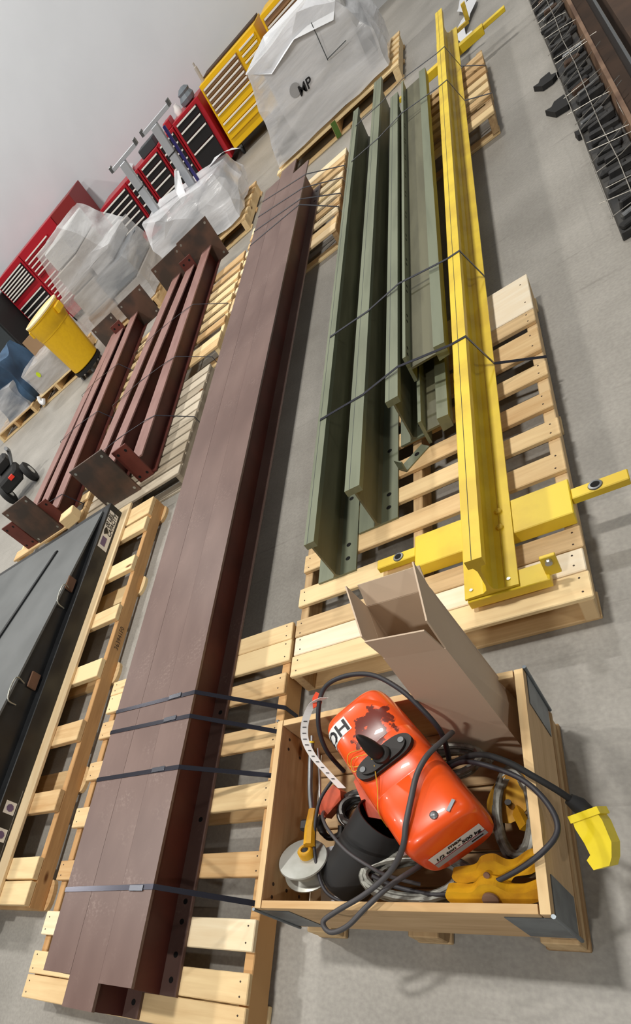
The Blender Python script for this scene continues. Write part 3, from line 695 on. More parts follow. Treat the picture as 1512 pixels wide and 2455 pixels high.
flap(0, 1, (-.008, -.006, .084), .08); flap(1, 2, (.0, .006, .095), .08); flap(2, 3, (0, .03, .05), .06); flap(3, 0, (-.008, .0, .092), .08)

t = thing('chain_canister', 'black plastic chain canister lying tilted beside the hoist', 'canister', (-.80, .447, .248))
a, b_ = Vector((.112, .09, .065)), Vector((-.068, -.054, -.04)); dz = (a - b_); HLc = dz.length
M4 = Matrix.Translation(b_) @ dz.to_track_quat('Z', 'Y').to_matrix().to_4x4()
MB().lathe([(.0, .0), (.070, .0), (.078, .008), (.084, HLc), (.080, HLc), (.074, .015), (0, .014)], 32, M4=M4).build('canister', 'black_plastic', t)
t = thing('pulley_wheel', 'white galvanised double flange pulley wheel by the crate wall', 'pulley', (-.958, .432, .275))
M4 = Matrix.Rotation(-.42, 4, 'X') @ Matrix.Rotation(.12, 4, 'Y')
MB().lathe([(.012, -.034), (.072, -.034), (.076, -.030), (.076, -.026), (.050, -.014), (.050, .012), (.072, .022), (.076, .026), (.074, .030), (.03, .032), (.012, .032)], 40, M4=M4).build('wheel', 'galv', t)
MB().lathe([(.024, .028), (.024, .05), (.019, .056), (.012, .056), (.010, .045)], 20, M4=M4 @ Matrix.Translation((.012, .012, 0))).build('hub', 'yellow_cast', t)
MB().lathe([(.010, .040), (.010, .0525)], 14, M4=M4 @ Matrix.Translation((.012, .012, 0)), smooth=False).build('axle_bore', 'black_iron', t)
t = thing('hook_bar', 'yellow flat bar with grey pipe leaning on the left crate wall', 'bar', (-.928, .495, .265))
MB().tube([(.005, -.02, .055), (.0, .03, .05), (-.004, .095, .035)], [.018, .017, .015], 8).build('yellow_bar', 'yellow_cast', t)
MB().tube(smooth_path([(-.006, .09, .04), (-.022, .16, .035), (-.026, .24, .04), (-.020, .32, .055)], 5), .0085, 10).build('pipe', 'steel_grey', t)
MB().cyl((-.020, .316, .054), (-.0195, .322, .056), .0105, 10).build('pipe_collar', 'yellow_paint', t)
MB().cyl((-.019, .322, .056), (-.018, .34, .060), .005, 8).build('pipe_tip', 'steel_bright', t)
MB().box((-.03, .05, .03), (.03, .035, .03), ch=.006).build('latch', 'black_iron', t)
cable('steel_rod', 'thin bright steel rod beside the grey pipe', [(-.935, .80, .30), (-.938, .70, .27), (-.94, .60, .25)], .0045, 'steel_bright', 'rod', 'loose hardware in the crate')
# sheet of paper
tag(MB().add([(-.946, .322, .195), (-.905, .332, .195), (-.80, .42, .215), (-.822, .505, .25), (-.934, .490, .24)], [(0, 1, 2, 3, 4)]).build('paper_sheet', 'paper'), 'creased white paper sheet under the black canister', 'paper')
# wire rope coils
def coil(label, c, rx_, ry_, turns, r, z0, m='wire_rope', tilt=0.0, seed=1):
    rnd = random.Random(seed); P_ = []; n_ = 26
    for k in range(int(turns * n_) + 1):
        a = 2 * PI * k / n_; tn = k / n_
        jx = 1 + .16 * math.sin(tn * 2.3 + seed); jy = 1 + .16 * math.cos(tn * 1.7 + seed)
        z = z0 + r + .022 * (tn % 3) + .006 * math.sin(a * 2 + tn)
        P_.append((c[0] + rx_ * jx * math.cos(a), c[1] + ry_ * jy * math.sin(a), z + tilt * math.cos(a)))
    return tag(MB().tube(P_, r, 7).build('wire_rope_coil', m), label, 'wire rope', 'coils in the crate')
coil('grey wire rope coil on the crate floor in front of the hoist', (-.615, .39, 0), .125, .056, 11.2, .0088, FL + .105, seed=2)
coil('grey wire rope coil piled at the right wall of the crate', (-.378, .545, 0), .044, .115, 9.3, .0085, FL + .06, seed=5)
coil('grey rope strands bunched behind the hoist by the carton', (-.545, .705, 0), .10, .045, 6.2, .008, FL + .09, seed=8)
coil('dark chain bundle coiled left of the hoist', (-.815, .60, 0), .055, .05, 8.4, .009, FL + .06, 'chain', seed=11)
# extra hoist pieces
t = thing('hook_block', 'small orange hook block lying left of the hoist', 'hook block', (-.90, .63, FL + .10))
slab([(-.045, -.02), (.03, -.028), (.05, -.01), (.05, .02), (-.02, .03), (-.05, .012)], (0, 0, .02), (.55, .6, .1), (-.6, .5, .2), .05).build('cheek', 'orange_dirty', t)
MB().tube(smooth_path([(-.02, -.03, .02), (-.05, -.06, .0), (-.03, -.095, -.02), (.01, -.09, -.02), (.02, -.065, -.01)], 6), [.012] * 10 + [.010] * 15, 9).build('hook', 'black_iron', t)
t = thing('beam_clamp', 'yellow cast beam clamp with a round pin by the front right corner of the crate', 'clamp', (-.425, .352, FL + .205), .02)
slab(rnd([(-.088, -.014), (-.04, -.018), (-.012, -.036), (.018, -.038), (.04, -.020), (.08, -.020), (.115, -.004), (.112, .020), (.075, .008), (.045, .012), (.02, .030), (-.008, .032), (-.035, .012), (-.088, .014)]), (0, -.012, .0), (1, 0, 0), (0, .62, .78), .034).build('jaw', 'yellow_cast', t)
slab(rnd([(-.075, -.010), (-.03, -.014), (.0, -.032), (.03, -.03), (.05, -.012), (.085, -.010), (.118, .012), (.10, .034), (.06, .016), (.04, .018), (.02, .036), (-.008, .034), (-.03, .016), (-.08, .014)]), (0.006, .034, -.002), (1, .1, 0), (0, .62, .78), .028).build('jaw', 'yellow_cast', t)
M4 = Matrix.Translation((.006, -.030, .012)) @ Vector((0, -.78, .62)).to_track_quat('Z', 'Y').to_matrix().to_4x4()
MB().lathe([(.0175, 0), (.0175, .006), (.015, .008)], 18, M4=M4).build('pin', 'rust_block', t)
M4 = Matrix.Translation((.006, .02, .024)) @ Vector((0, -.6, .8)).to_track_quat('Z', 'Y').to_matrix().to_4x4()
MB().lathe([(.007, 0), (.007, .006)], 10, M4=M4, smooth=False).build('pin', 'rust_block', t)
t = thing('trolley_plate', 'yellow trolley side plate half hidden between hoist and right crate wall', 'trolley', (-.39, .60, FL + .10))
slab(rnd([(-.055, -.03), (.0, -.045), (.06, -.02), (.065, .02), (.02, .045), (-.04, .04), (-.065, .01)]), (0, 0, 0), (.5, .7, .15), (-.7, .5, .3), .02).build('plate', 'yellow_cast', t)
slab([(-.03, -.012), (.03, -.012), (.03, .012), (-.03, .012)], (.02, -.055, .0), (.3, -.8, .2), (.7, .3, .5), .015).build('arm', 'yellow_cast', t)
MB().lathe([(.008, 0), (.008, .01)], 10, M4=Matrix.Translation((.0, -.02, .014)), smooth=False).build('bolt', 'black_iron', t)
t = thing('steel_roller', 'bright steel roller pair lying at the right wall of the crate', 'roller', (-.365, .45, FL + .07))
M4 = Vector((.5, .25, .75)).to_track_quat('Z', 'Y').to_matrix().to_4x4()
MB().lathe([(.02, -.028), (.034, -.028), (.036, -.02), (.036, -.012), (.024, -.008), (.024, .008), (.036, .012), (.036, .02), (.034, .028), (.012, .028)], 26, M4=M4).build('roller', 'steel_bright', t)
tag(MB().tube([(-.475, .445, FL + .08), (-.455, .42, FL + .115), (-.445, .38, FL + .06)], .012, 8).tube([(-.46, .455, FL + .08), (-.437, .43, FL + .118), (-.43, .39, FL + .06)], .012, 8).build('chain_shackle', 'steel_grey'), 'two bright chain links in front of the hoist rating label', 'chain')
tag(MB().box((-.325, .50, FL + .05), (.035, .06, .03), rz=.4, ch=.004).build('wood_offcut', 'pine'), 'small wooden offcut at the right wall of the crate', 'offcut')
t = thing('paper_tag', 'long white printed tag curling from the hoist cable', 'tag', (-.84, .74, .45))
TP = [Vector(p) - Vector((-.84, .74, .45)) for p in smooth_path([(-.78, .832, .525), (-.835, .835, .50), (-.872, .80, .475), (-.885, .755, .45), (-.865, .705, .43), (-.825, .655, .41), (-.785, .61, .39)], 6)]
WV = Vector((.019, .002, -.0115))
MB().ribbon(TP, WV, .001).build('strip', 'white_sticker', t)
for k in range(12, 34, 2):
    MB().ribbon([TP[k] + Vector((.001, -.001, .0015)), TP[k] * .72 + TP[k + 1] * .28 + Vector((.001, -.001, .0015))], WV * (.5 if k < 22 else .4), .0006).build('print_mark', 'ink', t)
t = tag(slab([(-.03, -.012), (.0, -.016), (.016, .004), (.006, .022), (-.014, .014)], (-.812, .845, .505), (.8, .4, .1), (-.2, .8, .4), .004).build('plastic_tag', 'orange_trim'), 'bright orange plastic tag tied to the arching cable', 'tag')

# ------------------------------------------------------------------ black loading ramp on its skid
def rounded_end(L_, W_, T_):
    out = [(-L_ / 2, -W_ / 2), (-L_ / 2, W_ / 2)] + [(L_ / 2 - .03 + .03 * math.sin(k * PI / 8), W_ / 2 * math.cos(k * PI / 8)) for k in range(9)]
    return MB().plate(out, -T_ / 2, T_ / 2).mesh('bottom_board')
t = thing('ramp_pallet', 'long fresh pine pallet with stamped stringer under the black ramp', 'pallet', (-3.68, 1.75, 0), 0, 'wooden pallets')
RB = rounded_end(2.18, .15, .022); RB.materials.append(MATS['pine'])
for yy in (3.10, 2.42, 1.72, 1.02, .40):
    link('bottom_board', RB, None, t, (0, yy - 1.75, .011))
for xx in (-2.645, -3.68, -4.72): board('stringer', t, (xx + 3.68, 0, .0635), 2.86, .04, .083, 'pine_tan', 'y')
for (a, c) in ((3.0, 3.175), (2.85, 2.975), (2.48, 2.605), (2.06, 2.18), (1.63, 1.76), (1.21, 1.34), (.80, .92), (.45, .56), (.325, .44)):
    board('cross_board', t, (0.01, (a + c) / 2 - 1.75, .121), 2.09, c - a, .032, 'pine')
for k, xx in enumerate((-2.935, -3.1, -3.5, -3.9, -4.3, -4.62)):
    board('deck_plank', t, (xx + 3.68, .02, .147), 2.93, .14, .020, 'pine_pale' if k == 0 else 'pine', 'y')
place_text('stamp', '363941F0', .044, 'nail', t, (-2.6238 + 3.68, 1.95 - 1.75, .063), (0, 1, 0), (0, 0, 1))
t = thing('loading_ramp', 'black steel loading ramp with grey sloping deck and capacity label', 'ramp', (-3.78, 1.75, .157))
xr = -2.945 + 3.78; xl = -xr; yf = 3.165 - 1.75; yn = .25 - 1.75; hz = .113
fr = MB().box((xr - .035, (yf + yn) / 2, hz / 2), (.07, yf - yn, hz), ch=.004).box((xl + .035, (yf + yn) / 2, hz / 2), (.07, yf - yn, hz), ch=.004).box((0, yf - .035, hz / 2), (2 * xr - .14, .07, hz), ch=.004).box((0, yn + .035, hz / 2), (2 * xr - .14, .07, hz), ch=.004).build('frame', 'ramp_black', t)
zd = lambda y: hz + .012 + (yf - .07 - y) * .088
ya, yb = yf - .07, yn + .05
V = []
for (y) in (ya, yb):
    for x in (xl + .03, xr - .055): V += [(x, y, zd(y)), (x, y, zd(y) - .012)]
MB().add(V, [(0, 2, 6, 4), (1, 5, 7, 3), (0, 4, 5, 1), (2, 3, 7, 6), (0, 1, 3, 2), (4, 6, 7, 5)]).build('deck_plate', 'ramp_grey', t)
V = [(xr - .06, ya, hz), (xr - .06, yb, hz), (xr - .06, yb, zd(yb) - .012), (xr - .06, ya, zd(ya) - .012)]
MB().add(V + [(v[0] - .01, v[1], v[2]) for v in V], [(0, 1, 2, 3), (7, 6, 5, 4), (0, 4, 5, 1), (1, 5, 6, 2), (2, 6, 7, 3), (3, 7, 4, 0)]).build('side_skirt', 'ramp_black', t)
MB().add([(x, y, zd(y) + dz) for (x, y) in ((-3.42 + 3.78, 2.88 - 1.75), (-3.45 + 3.78, 2.88 - 1.75), (-3.95 + 3.78, .9 - 1.75), (-3.90 + 3.78, .9 - 1.75)) for dz in (0, .012)],
         [(1, 3, 5, 7), (0, 1, 7, 6), (2, 4, 5, 3), (0, 2, 3, 1), (4, 6, 7, 5), (0, 6, 4, 2)]).build('lip_hinge', 'ramp_black', t)
for yy in (2.24, 1.47):
    z0 = zd(yy - 1.75)
    MB().tube(smooth_path([(xr - .055, yy - 1.75 + .075, z0 - .06), (xr - .035, yy - 1.75 + .07, z0 + .01), (xr - .035, yy - 1.75 - .07, z0 + .01), (xr - .055, yy - 1.75 - .075, z0 - .06)], 4), .0045, 8).build('lifting_handle', 'galv', t)
    MB().box((xr - .052, yy - 1.75 + .12, hz + .045), (.014, .11, .06), ch=.003).build('support_block', 'rust_block', t)
lx = xr + .0012
def lrect(name, y0, y1, z0, z1, m, dx=0.0):
    return MB().add([(lx + dx, y0 - 1.75, z0), (lx + dx, y1 - 1.75, z0), (lx + dx, y1 - 1.75, z1), (lx + dx, y0 - 1.75, z1)], [(0, 1, 2, 3)]).build(name, m, t)
lrect('capacity_label', 2.74, 3.10, .018, .098, 'white_sticker')
place_text('lettering', '00 LBS.', .046, 'ink', t, (lx + .001, 3.01 - 1.75, .077), (0, 1, 0), (0, 0, 1), .25, .001)
place_text('lettering', 'CAPACITY', .046, 'ink', t, (lx + .001, 2.985 - 1.75, .040), (0, 1, 0), (0, 0, 1), .25, .001)
MB().add([(lx + .0012, 2.905 + .032 * math.cos(k * .7) * (1 + .3 * math.sin(k * 2.1)) - 1.75, .074 + .017 * math.sin(k * .7)) for k in range(9)], [tuple(range(9))]).build('ink_blot', 'ink', t)
lrect('faded_logo', 2.77, 2.85, .045, .085, 'ink_purple', .0008)
for k, y in enumerate((.78, .63)):
    lrect('warning_sticker', y, y + .07, .02, .085, 'white_sticker')
    MB().add([(lx + .0012, y + .035 + .022 * math.cos(a * PI / 4) - 1.75, .052 + .022 * math.sin(a * PI / 4)) for a in range(8)], [tuple(range(8))]).build('pictogram', 'ink_purple', t)
lrect('sticker_border', .45, .93, .012, .014, 'ink_grey')

# ------------------------------------------------------------------ maroon columns
def column(label, xn, xf, y0, y1, zb, w_=.125, d_=.165, np_=None, fp=None):
    """H section with end plates; np_/fp = (width, z0, z1, material, dx) of near and far plates"""
    rz = -math.atan2(xf - xn, y1 - y0); L_ = math.hypot(xf - xn, y1 - y0)
    t = thing('steel_column', label, 'column', (xn, y0, zb), rz, 'maroon steel columns')
    h = w_ / 2; tf = .011
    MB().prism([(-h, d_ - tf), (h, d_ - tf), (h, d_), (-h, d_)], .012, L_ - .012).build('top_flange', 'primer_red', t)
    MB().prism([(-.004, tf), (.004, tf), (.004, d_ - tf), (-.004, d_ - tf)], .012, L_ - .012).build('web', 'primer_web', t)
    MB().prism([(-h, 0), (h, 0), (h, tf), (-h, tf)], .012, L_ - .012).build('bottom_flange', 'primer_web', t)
    for y, pp in ((0.006, np_), (L_ - .006, fp)):
        if pp is None: continue
        wd, z0, z1, m, dx = pp
        o = MB().box((dx, y, (z0 + z1) / 2), (wd, .014, z1 - z0), ch=.001).build('end_plate', m, t)
        for sx in (-1, 1):
            for sz in (-1, 1):
                s = -1 if y < L_ / 2 else 1
                MB().lathe([(.012, 0), (.012, .0006)], 10, M4=Matrix.Translation((dx + sx * (wd / 2 - .035), y - .0072, (z0 + z1) / 2 + sz * ((z1 - z0) / 2 - .04))) @ Matrix.Rotation(PI / 2, 4, 'X'), smooth=False).build('plate_hole', 'galv' if wd > .3 else 'hole_black', o)
    return t
column('maroon column nearest the brown beams with a small red near end plate', -2.735, -2.815, 3.46, 6.86, .145, np_=(.15, -.002, .30, 'plate_red', -.045), fp=(.40, -.003, .385, 'mill_plate', -.035))
column('maroon column with a large square bare steel plate at its near end', -3.10, -2.985, 3.37, 6.66, .160, np_=(.385, -.02, .385, 'mill_plate', .09), fp=(.15, -.01, .26, 'plate_red', 0))
column('maroon column crossing under its neighbour, large plate at the far end', -3.36, -3.255, 3.62, 6.87, .145, w_=.12, np_=(.15, -.002, .28, 'plate_red', 0), fp=(.40, -.003, .37, 'mill_plate', 0))
column('maroon column of the left group with a red plate at its near end', -3.83, -3.95, 3.55, 6.88, .145, np_=(.19, -.003, .28, 'plate_red', -.055), fp=(.375, -.004, .345, 'mill_plate', .09))
column('middle maroon column of the left group with a bare steel near plate', -4.07, -4.12, 3.53, 6.7, .160, np_=(.36, -.02, .39, 'mill_plate', -.01), fp=(.15, -.01, .25, 'plate_red', 0))
column('leftmost maroon column with a red plate hanging past the pallet', -4.33, -4.28, 3.55, 6.88, .145, np_=(.17, -.003, .29, 'plate_red', -.055), fp=(.36, -.004, .34, 'mill_plate', -.07))
for (x0, x1, y, lab) in ((-3.45, -2.67, 3.95, 'nearest thin strap over the right maroon columns'), (-3.5, -2.67, 4.75, 'middle thin strap over the right maroon columns'), (-3.5, -2.68, 5.6, 'furthest thin strap over the right maroon columns')):
    strap(lab, [(x0 - .1, y, .15), (x0, y, .315), (x1 - .42, y, .329), (x1 - .1, y, .317), (x1, y - .02, .313), (-2.395, y - .05, .145), (-2.39, y - .05, .06)], (0, .009, 0), group='straps on the maroon columns')
for (y, lab) in ((3.72, 'nearest thin strap over the left maroon columns'), (4.9, 'middle thin strap over the left maroon columns'), (5.7, 'furthest thin strap over the left maroon columns')):
    strap(lab, [(-4.5, y, .15), (-4.40, y, .314), (-4.1, y, .328), (-3.78, y, .314), (-3.66, y - .03, .145)], (0, .009, 0), group='straps on the maroon columns')
tag(MB().box((-3.70, 3.50, .20), (.16, .11, .10), rz=.2, ch=.006).build('timber_block', 'pine'), 'short pine block tied beside the left maroon column ends', 'block')

# ------------------------------------------------------------------ wrapped pallet loads along the aisle
def lumpy(name, dims, c, m, parent, amp=.03, nx=10, seed=0, taper=0.0, fr=3.0):
    """box skin with folds pushed in and out"""
    bm = bmesh.new(); bmesh.ops.create_cube(bm, size=1.0)
    bmesh.ops.subdivide_edges(bm, edges=bm.edges[:], cuts=nx, use_grid_fill=True)
    for v in bm.verts:
        p = v.co.copy(); k = 1 - taper * (p.z + .5)
        q = Vector((p.x * dims[0] * k, p.y * dims[1] * k, p.z * dims[2]))
        nn = Vector((seed * 3.1, seed * 1.7, 0))
        d_ = Vector((noise.noise(q * fr + nn), noise.noise(q * fr + nn + Vector((9, 2, 4))), noise.noise(q * fr + nn + Vector((3, 8, 1)))))
        f = .3 if p.z < -.45 else 1
        v.co = q + d_ * amp * f
    me = bpy.data.meshes.new(name); bm.to_mesh(me); bm.free()
    me.polygons.foreach_set('use_smooth', [True] * len(me.polygons)); me.set_sharp_from_angle(angle=math.radians(35))
    return link(name, me, m, parent, c)
def drape(name, pts, m, parent, amp=.012, cuts=3, seed=0, fr=5.0):
    """taut film stretched over the given points, with small folds"""
    bm = bmesh.new()
    for p in pts: bm.verts.new(p)
    bmesh.ops.convex_hull(bm, input=bm.verts[:])
    bmesh.ops.delete(bm, geom=[v for v in bm.verts if not v.link_faces], context='VERTS')
    bmesh.ops.triangulate(bm, faces=bm.faces[:])
    for _ in range(cuts): bmesh.ops.subdivide_edges(bm, edges=[e for e in bm.edges if e.calc_length() > .10], cuts=1)
    bmesh.ops.triangulate(bm, faces=bm.faces[:])
    o_ = Vector((seed * 2.3, seed * 1.1, seed * .7))
    for v in bm.verts:
        q = v.co * fr + o_; v.co = v.co + Vector((noise.noise(q), noise.noise(q + Vector((7, 1, 3))), noise.noise(q + Vector((2, 9, 5))) * .6)) * amp
        v.co.z = max(v.co.z, .015)
    me = bpy.data.meshes.new(name); bm.to_mesh(me); bm.free()
    me.polygons.foreach_set('use_smooth', [True] * len(me.polygons)); me.set_sharp_from_angle(angle=math.radians(16))
    return link(name, me, m, parent)
def load_pallet(t, w_, d_, m='pine', n_=6):
    for k in range(n_): board('deck_board', t, (0, -d_ / 2 + .05 + k * (d_ - .1) / (n_ - 1), .13), w_, .1, .02, m)
    for xs in (-w_ / 2 + .04, 0, w_ / 2 - .04): board('stringer', t, (xs, 0, .069), d_, .06, .10, m, 'y')
    for k in (0, 1, 2): board('bottom_board', t, (0, -d_ / 2 + .05 + k * (d_ - .1) / 2, .0095), w_, .1, .018, m)
# white wrapped machine at the end of the green rails
t = thing('wrapped_load', 'tall white boxed machine in stretch wrap beyond the green rails', 'wrapped pallet', (-1.50, 8.52, 0), 0, 'stretch wrapped pallet loads')
load_pallet(t, 1.40, 1.05)
MB().box((0.03, 0, .53), (.86, .84, .66), ch=.02).build('white_case', 'carton_white', t)
MB().box((0.41, -.10, .40), (.20, .6, .42), ch=.02).build('motor_housing', 'machine_dark', t)
MB().box((-.50, -.1, .27), (.20, .66, .22), ch=.02).build('base_housing', 'machine_dark', t)
for k in range(3): MB().box((-.50, -.46, .20 + k * .06), (.26, .04, .025)).build('vent_bar', 'steel_grey', t)
drape('stretch_wrap', [(-.50, -.50, .94), (.10, -.50, .98), (.42, -.48, .82), (-.44, .46, .94), (.40, .46, .92), (.60, -.46, .45), (.60, .44, .45), (-.46, -.53, .50), (-.60, -.50, .30), (-.64, -.50, .17), (-.64, .46, .17), (.62, -.50, .17), (.62, .46, .17), (-.56, .44, .5)], 'film_white', t, .035, 3, 3)
MB().add([(-.52, -.50, .95), (-.30, -.535, .80), (.0, -.55, .86), (.35, -.53, .74), (.42, -.40, .84), (.30, .3, .96), (-.40, .3, .98)], [(0, 1, 2, 3, 4, 5, 6)]).build('top_sheet', 'white_plastic_sheet', t)
MB().add([(-.18 + .055 * math.cos(k * PI / 8), -.53, .57 + .055 * math.sin(k * PI / 8)) for k in range(16)], [tuple(range(16))]).build('round_emblem', 'ink_grey', t)
place_text('lettering', 'MP', .11, 'ink', t, (.0 - .09, -.535, .53), (1, 0, 0), (0, 0, 1), .1, .002)
MB().box((.18, -.528, .70), (.006, .004, .30)).box((.28, -.528, .56), (.20, .004, .006)).build('panel_line', 'machine_dark', t)
MB().box((.0, -.532, .08), (.05, .012, .14)).build('green_band', 'tape_green', t)
# low wrapped equipment with grey stands
t = thing('wrapped_load', 'low bulky clear wrapped equipment with two grey stands behind the maroon columns', 'wrapped pallet', (-3.06, 8.05, 0), 0, 'stretch wrapped pallet loads')
load_pallet(t, .98, .95)
MB().box((-.05, 0, .30), (.75, .7, .30), ch=.03).build('machine_base', 'machine_grey', t)
MB().box((.22, -.2, .36), (.35, .35, .3), ch=.05).build('housing', 'carton_white', t)
drape('stretch_wrap', [(-.60, -.30, .74), (-.40, -.42, .70), (.05, -.40, .60), (.42, -.36, .60), (.50, -.20, .34), (.48, .40, .34), (.40, .36, .56), (-.55, .35, .70), (-.62, -.42, .50), (-.46, -.46, .17), (.46, -.46, .17), (.44, .42, .17), (-.46, .42, .17)], 'film_white', t, .045, 3, 6)
for (x, m, zt_, cb) in ((-.48, 'aluminium', 1.24, 1), (.03, 'aluminium', 1.24, 1)):
    p_ = MB().box((x, -.02, (zt_ + .45) / 2), (.085, .06, zt_ - .45), ch=.006).build('stand_post', m, t)
    MB().box((x + .05, -.02, zt_ + .02), (.40, .035, .04), ch=.004).build('cross_head', m, p_)
    for s in (-1, 1): MB().box((x + .05 + s * .2, -.02, zt_ + .035), (.03, .05, .06), ch=.004).build('head_pad', 'steel_grey', p_)
    MB().box((x, -.02, zt_ - .28), (.09, .065, .012)).build('post_clamp', 'black_plastic', p_)
MB().box((.105, .0, .80), (.03, .03, .75), ch=.004).build('blue_post', 'blue_post', t)
MB().add([(.20, .2, .60), (.45, .1, .62), (.62, .15, .52), (.48, .35, .55), (.25, .4, .60)], [(0, 1, 2, 3, 4)]).build('plastic_flap', 'white_plastic_sheet', t)
MB().add([(-.12, -.2, .58), (-.02, -.22, .62), (.02, -.1, .82), (-.06, .0, .84), (-.15, -.05, .72)], [(0, 1, 2, 3, 4)]).build('plastic_flap', 'white_plastic_sheet', t)
# tall wrapped cartons
t = thing('wrapped_load', 'tall stack of cartons in crumpled clear wrap behind the yellow bin', 'wrapped pallet', (-4.52, 8.15, 0), 0, 'stretch wrapped pallet loads')
load_pallet(t, 1.05, 1.0)
for (x, z, w_, h_, m, y) in ((-.26, .30, .46, .32, 'carton_brown', -.03), (.22, .28, .46, .28, 'carton_grey', -.02), (-.25, .60, .44, .26, 'carton_grey', -.02), (.20, .56, .48, .26, 'machine_grey', -.04), (-.24, .88, .40, .28, 'carton_grey', .0), (.15, .78, .3, .16, 'carton_white', .02), (-.22, 1.14, .36, .22, 'carton_white', .03)):
    MB().box((x, y, z), (w_, .8, h_), ch=.012).build('carton', m, t)
drape('stretch_wrap', [(-.54, -.46, .16), (.53, -.46, .16), (.53, .46, .16), (-.54, .46, .16), (.48, -.44, .62), (.40, -.44, .86), (.40, .40, .84), (-.62, -.46, .82), (-.50, .40, .82), (.16, -.44, .92)], 'film_clear', t, .03, 3, 9)
drape('stretch_wrap', [(-.56, -.44, .82), (.36, -.44, .84), (.36, .38, .84), (-.50, .38, .82), (-.46, -.42, 1.30), (.02, -.40, 1.33), (.0, .36, 1.30), (-.42, .36, 1.30)], 'film_clear', t, .03, 3, 12)
# low wrapped grey carton with a yellow dot
t = thing('wrapped_load', 'low wrapped grey carton with a round yellow sticker left of the bin', 'wrapped pallet', (-6.28, 8.30, 0), 0, 'stretch wrapped pallet loads')
load_pallet(t, .98, .9)
MB().box((0.03, 0, .31), (.74, .84, .34), ch=.01).build('carton', 'carton_grey', t)
lumpy('stretch_wrap', (.80, .87, .37), (0.03, 0, .32), 'film_clear', t, .02, 9, 15, .0, 5)
MB().add([(-.09 + .035 * math.cos(k * PI / 6), -.452, .37 + .04 * math.sin(k * PI / 6)) for k in range(12)], [tuple(range(12))]).build('round_sticker', 'dot_yellow', t)
MB().box((.05, .1, .58), (.62, .02, .30), rz=.3).build('carton_flap', 'carton_brown', t)
MB().tube(smooth_path([(-.40, -.44, .16), (-.42, -.48, .10), (-.38, -.50, .06), (-.34, -.47, .10)], 5), .03, 8).build('wrap_tail', 'white_plastic_sheet', t)
# blue covered load
t = thing('wrapped_load', 'pallet load under crumpled blue sheeting at the left edge', 'wrapped pallet', (-7.42, 8.32, 0), 0, 'stretch wrapped pallet loads')
load_pallet(t, 1.05, .95)
lumpy('blue_sheeting', (.78, .8, .66), (.18, .05, .47), 'blue_tarp', t, .10, 9, 21, .15, 3)
lumpy('stretch_wrap', (.98, .9, .40), (-.02, -.02, .34), 'film_clear', t, .05, 9, 23, .0, 4)

# ------------------------------------------------------------------ yellow bin on a dolly
t = thing('waste_bin', 'round yellow plastic waste bin on a black dolly', 'bin', (-5.42, 7.62, 0))
MB().lathe([(.0, .13), (.215, .13), (.225, .14), (.255, .66), (.262, .665), (.262, .69), (.27, .70), (.275, .865), (.285, .87), (.285, .90), (.262, .905), (.255, .87), (.21, .16), (0, .155)], 36).build('bin_body', 'rubber_bin', t)
MB().lathe([(.262, .888), (.289, .888), (.289, .905), (.262, .908), (.258, .89)], 36).build('rim', 'bin_rim', t)
MB().lathe([(.212, .17), (.253, .86), (.260, .888), (.2585, .889), (.2515, .86), (.2105, .172)], 36).build('inner_wall', 'bin_rim', t)
for s in (-1, 1): MB().box((s * .285, -.02, .80), (.05, .16, .10), ch=.012).build('handle', 'rubber_bin', t)
MB().lathe([(.23, .07), (.235, .12), (.0, .125)], 24).build('dolly', 'rubber_black', t)
for k in range(5):
    a = k * 2 * PI / 5 + .3; MB().cyl((.19 * math.cos(a) - .012, .19 * math.sin(a), .038), (.19 * math.cos(a) + .012, .19 * math.sin(a), .038), .038, 12).build('caster', 'steel_grey', t)

# ------------------------------------------------------------------ tool cabinets along the back wall
def cabinet(label, x0, x1, z0, z1, body, banks, y=11.1, dep=.55, group='tool cabinets along the wall', feet=True, edge=None):
    """banks: (x0, x1, [(z0, z1, front material), ...])"""
    t = thing('tool_cabinet', label, 'cabinet', ((x0 + x1) / 2, y, 0), 0, group); cx_ = (x0 + x1) / 2
    MB().box((0, dep / 2 + .012, (z0 + z1) / 2), (x1 - x0, dep, z1 - z0), ch=.006).build('body', body, t)
    for (bx0, bx1, rows) in banks:
        for (a, c, m) in rows:
            d_ = MB().box(((bx0 + bx1) / 2 - cx_, 0, (a + c) / 2), (bx1 - bx0 - .008, .022, c - a - .008), ch=.003).build('drawer', m, t)
            MB().box(((bx0 + bx1) / 2 - cx_, -.018, c - .018), (bx1 - bx0 - .03, .016, .020), ch=.002).build('drawer_pull', 'handle_white', d_)
    if feet:
        for sx in (-1, 1):
            MB().cyl((sx * ((x1 - x0) / 2 - .08) - .015, .07, .055), (sx * ((x1 - x0) / 2 - .08) + .015, .07, .055), .052, 14).build('caster', 'rubber_black', t)
            MB().box((sx * ((x1 - x0) / 2 - .08), .07, .105), (.05, .06, max(.02, z0 - .095)), ch=.003).build('caster_fork', 'steel_grey', t)
    return t
def rows(z0, z1, fr, mats):
    s = sum(fr); out = []; z = z1
    for f, m in zip(fr, mats): out.append((z - (z1 - z0) * f / s, z, m)); z -= (z1 - z0) * f / s
    return out
Yb = 'cab_bronze'; Yy = 'cab_yellow'
cabinet('yellow tool cabinet standing clear beside the red cabinets', -3.39, -2.435, .135, .95, Yy,
        [(-3.365, -2.765, rows(.25, .90, (1, 1, 1, 1, 1, 1.9, 1.7, 1.7), (Yb, Yb, Yb, Yb, Yb, Yy, Yy, Yy))), (-2.735, -2.46, rows(.36, .90, (1, 1, 1.2, 1.5, 1.5, 1.3), (Yy,) * 6)), (-2.735, -2.46, [])])
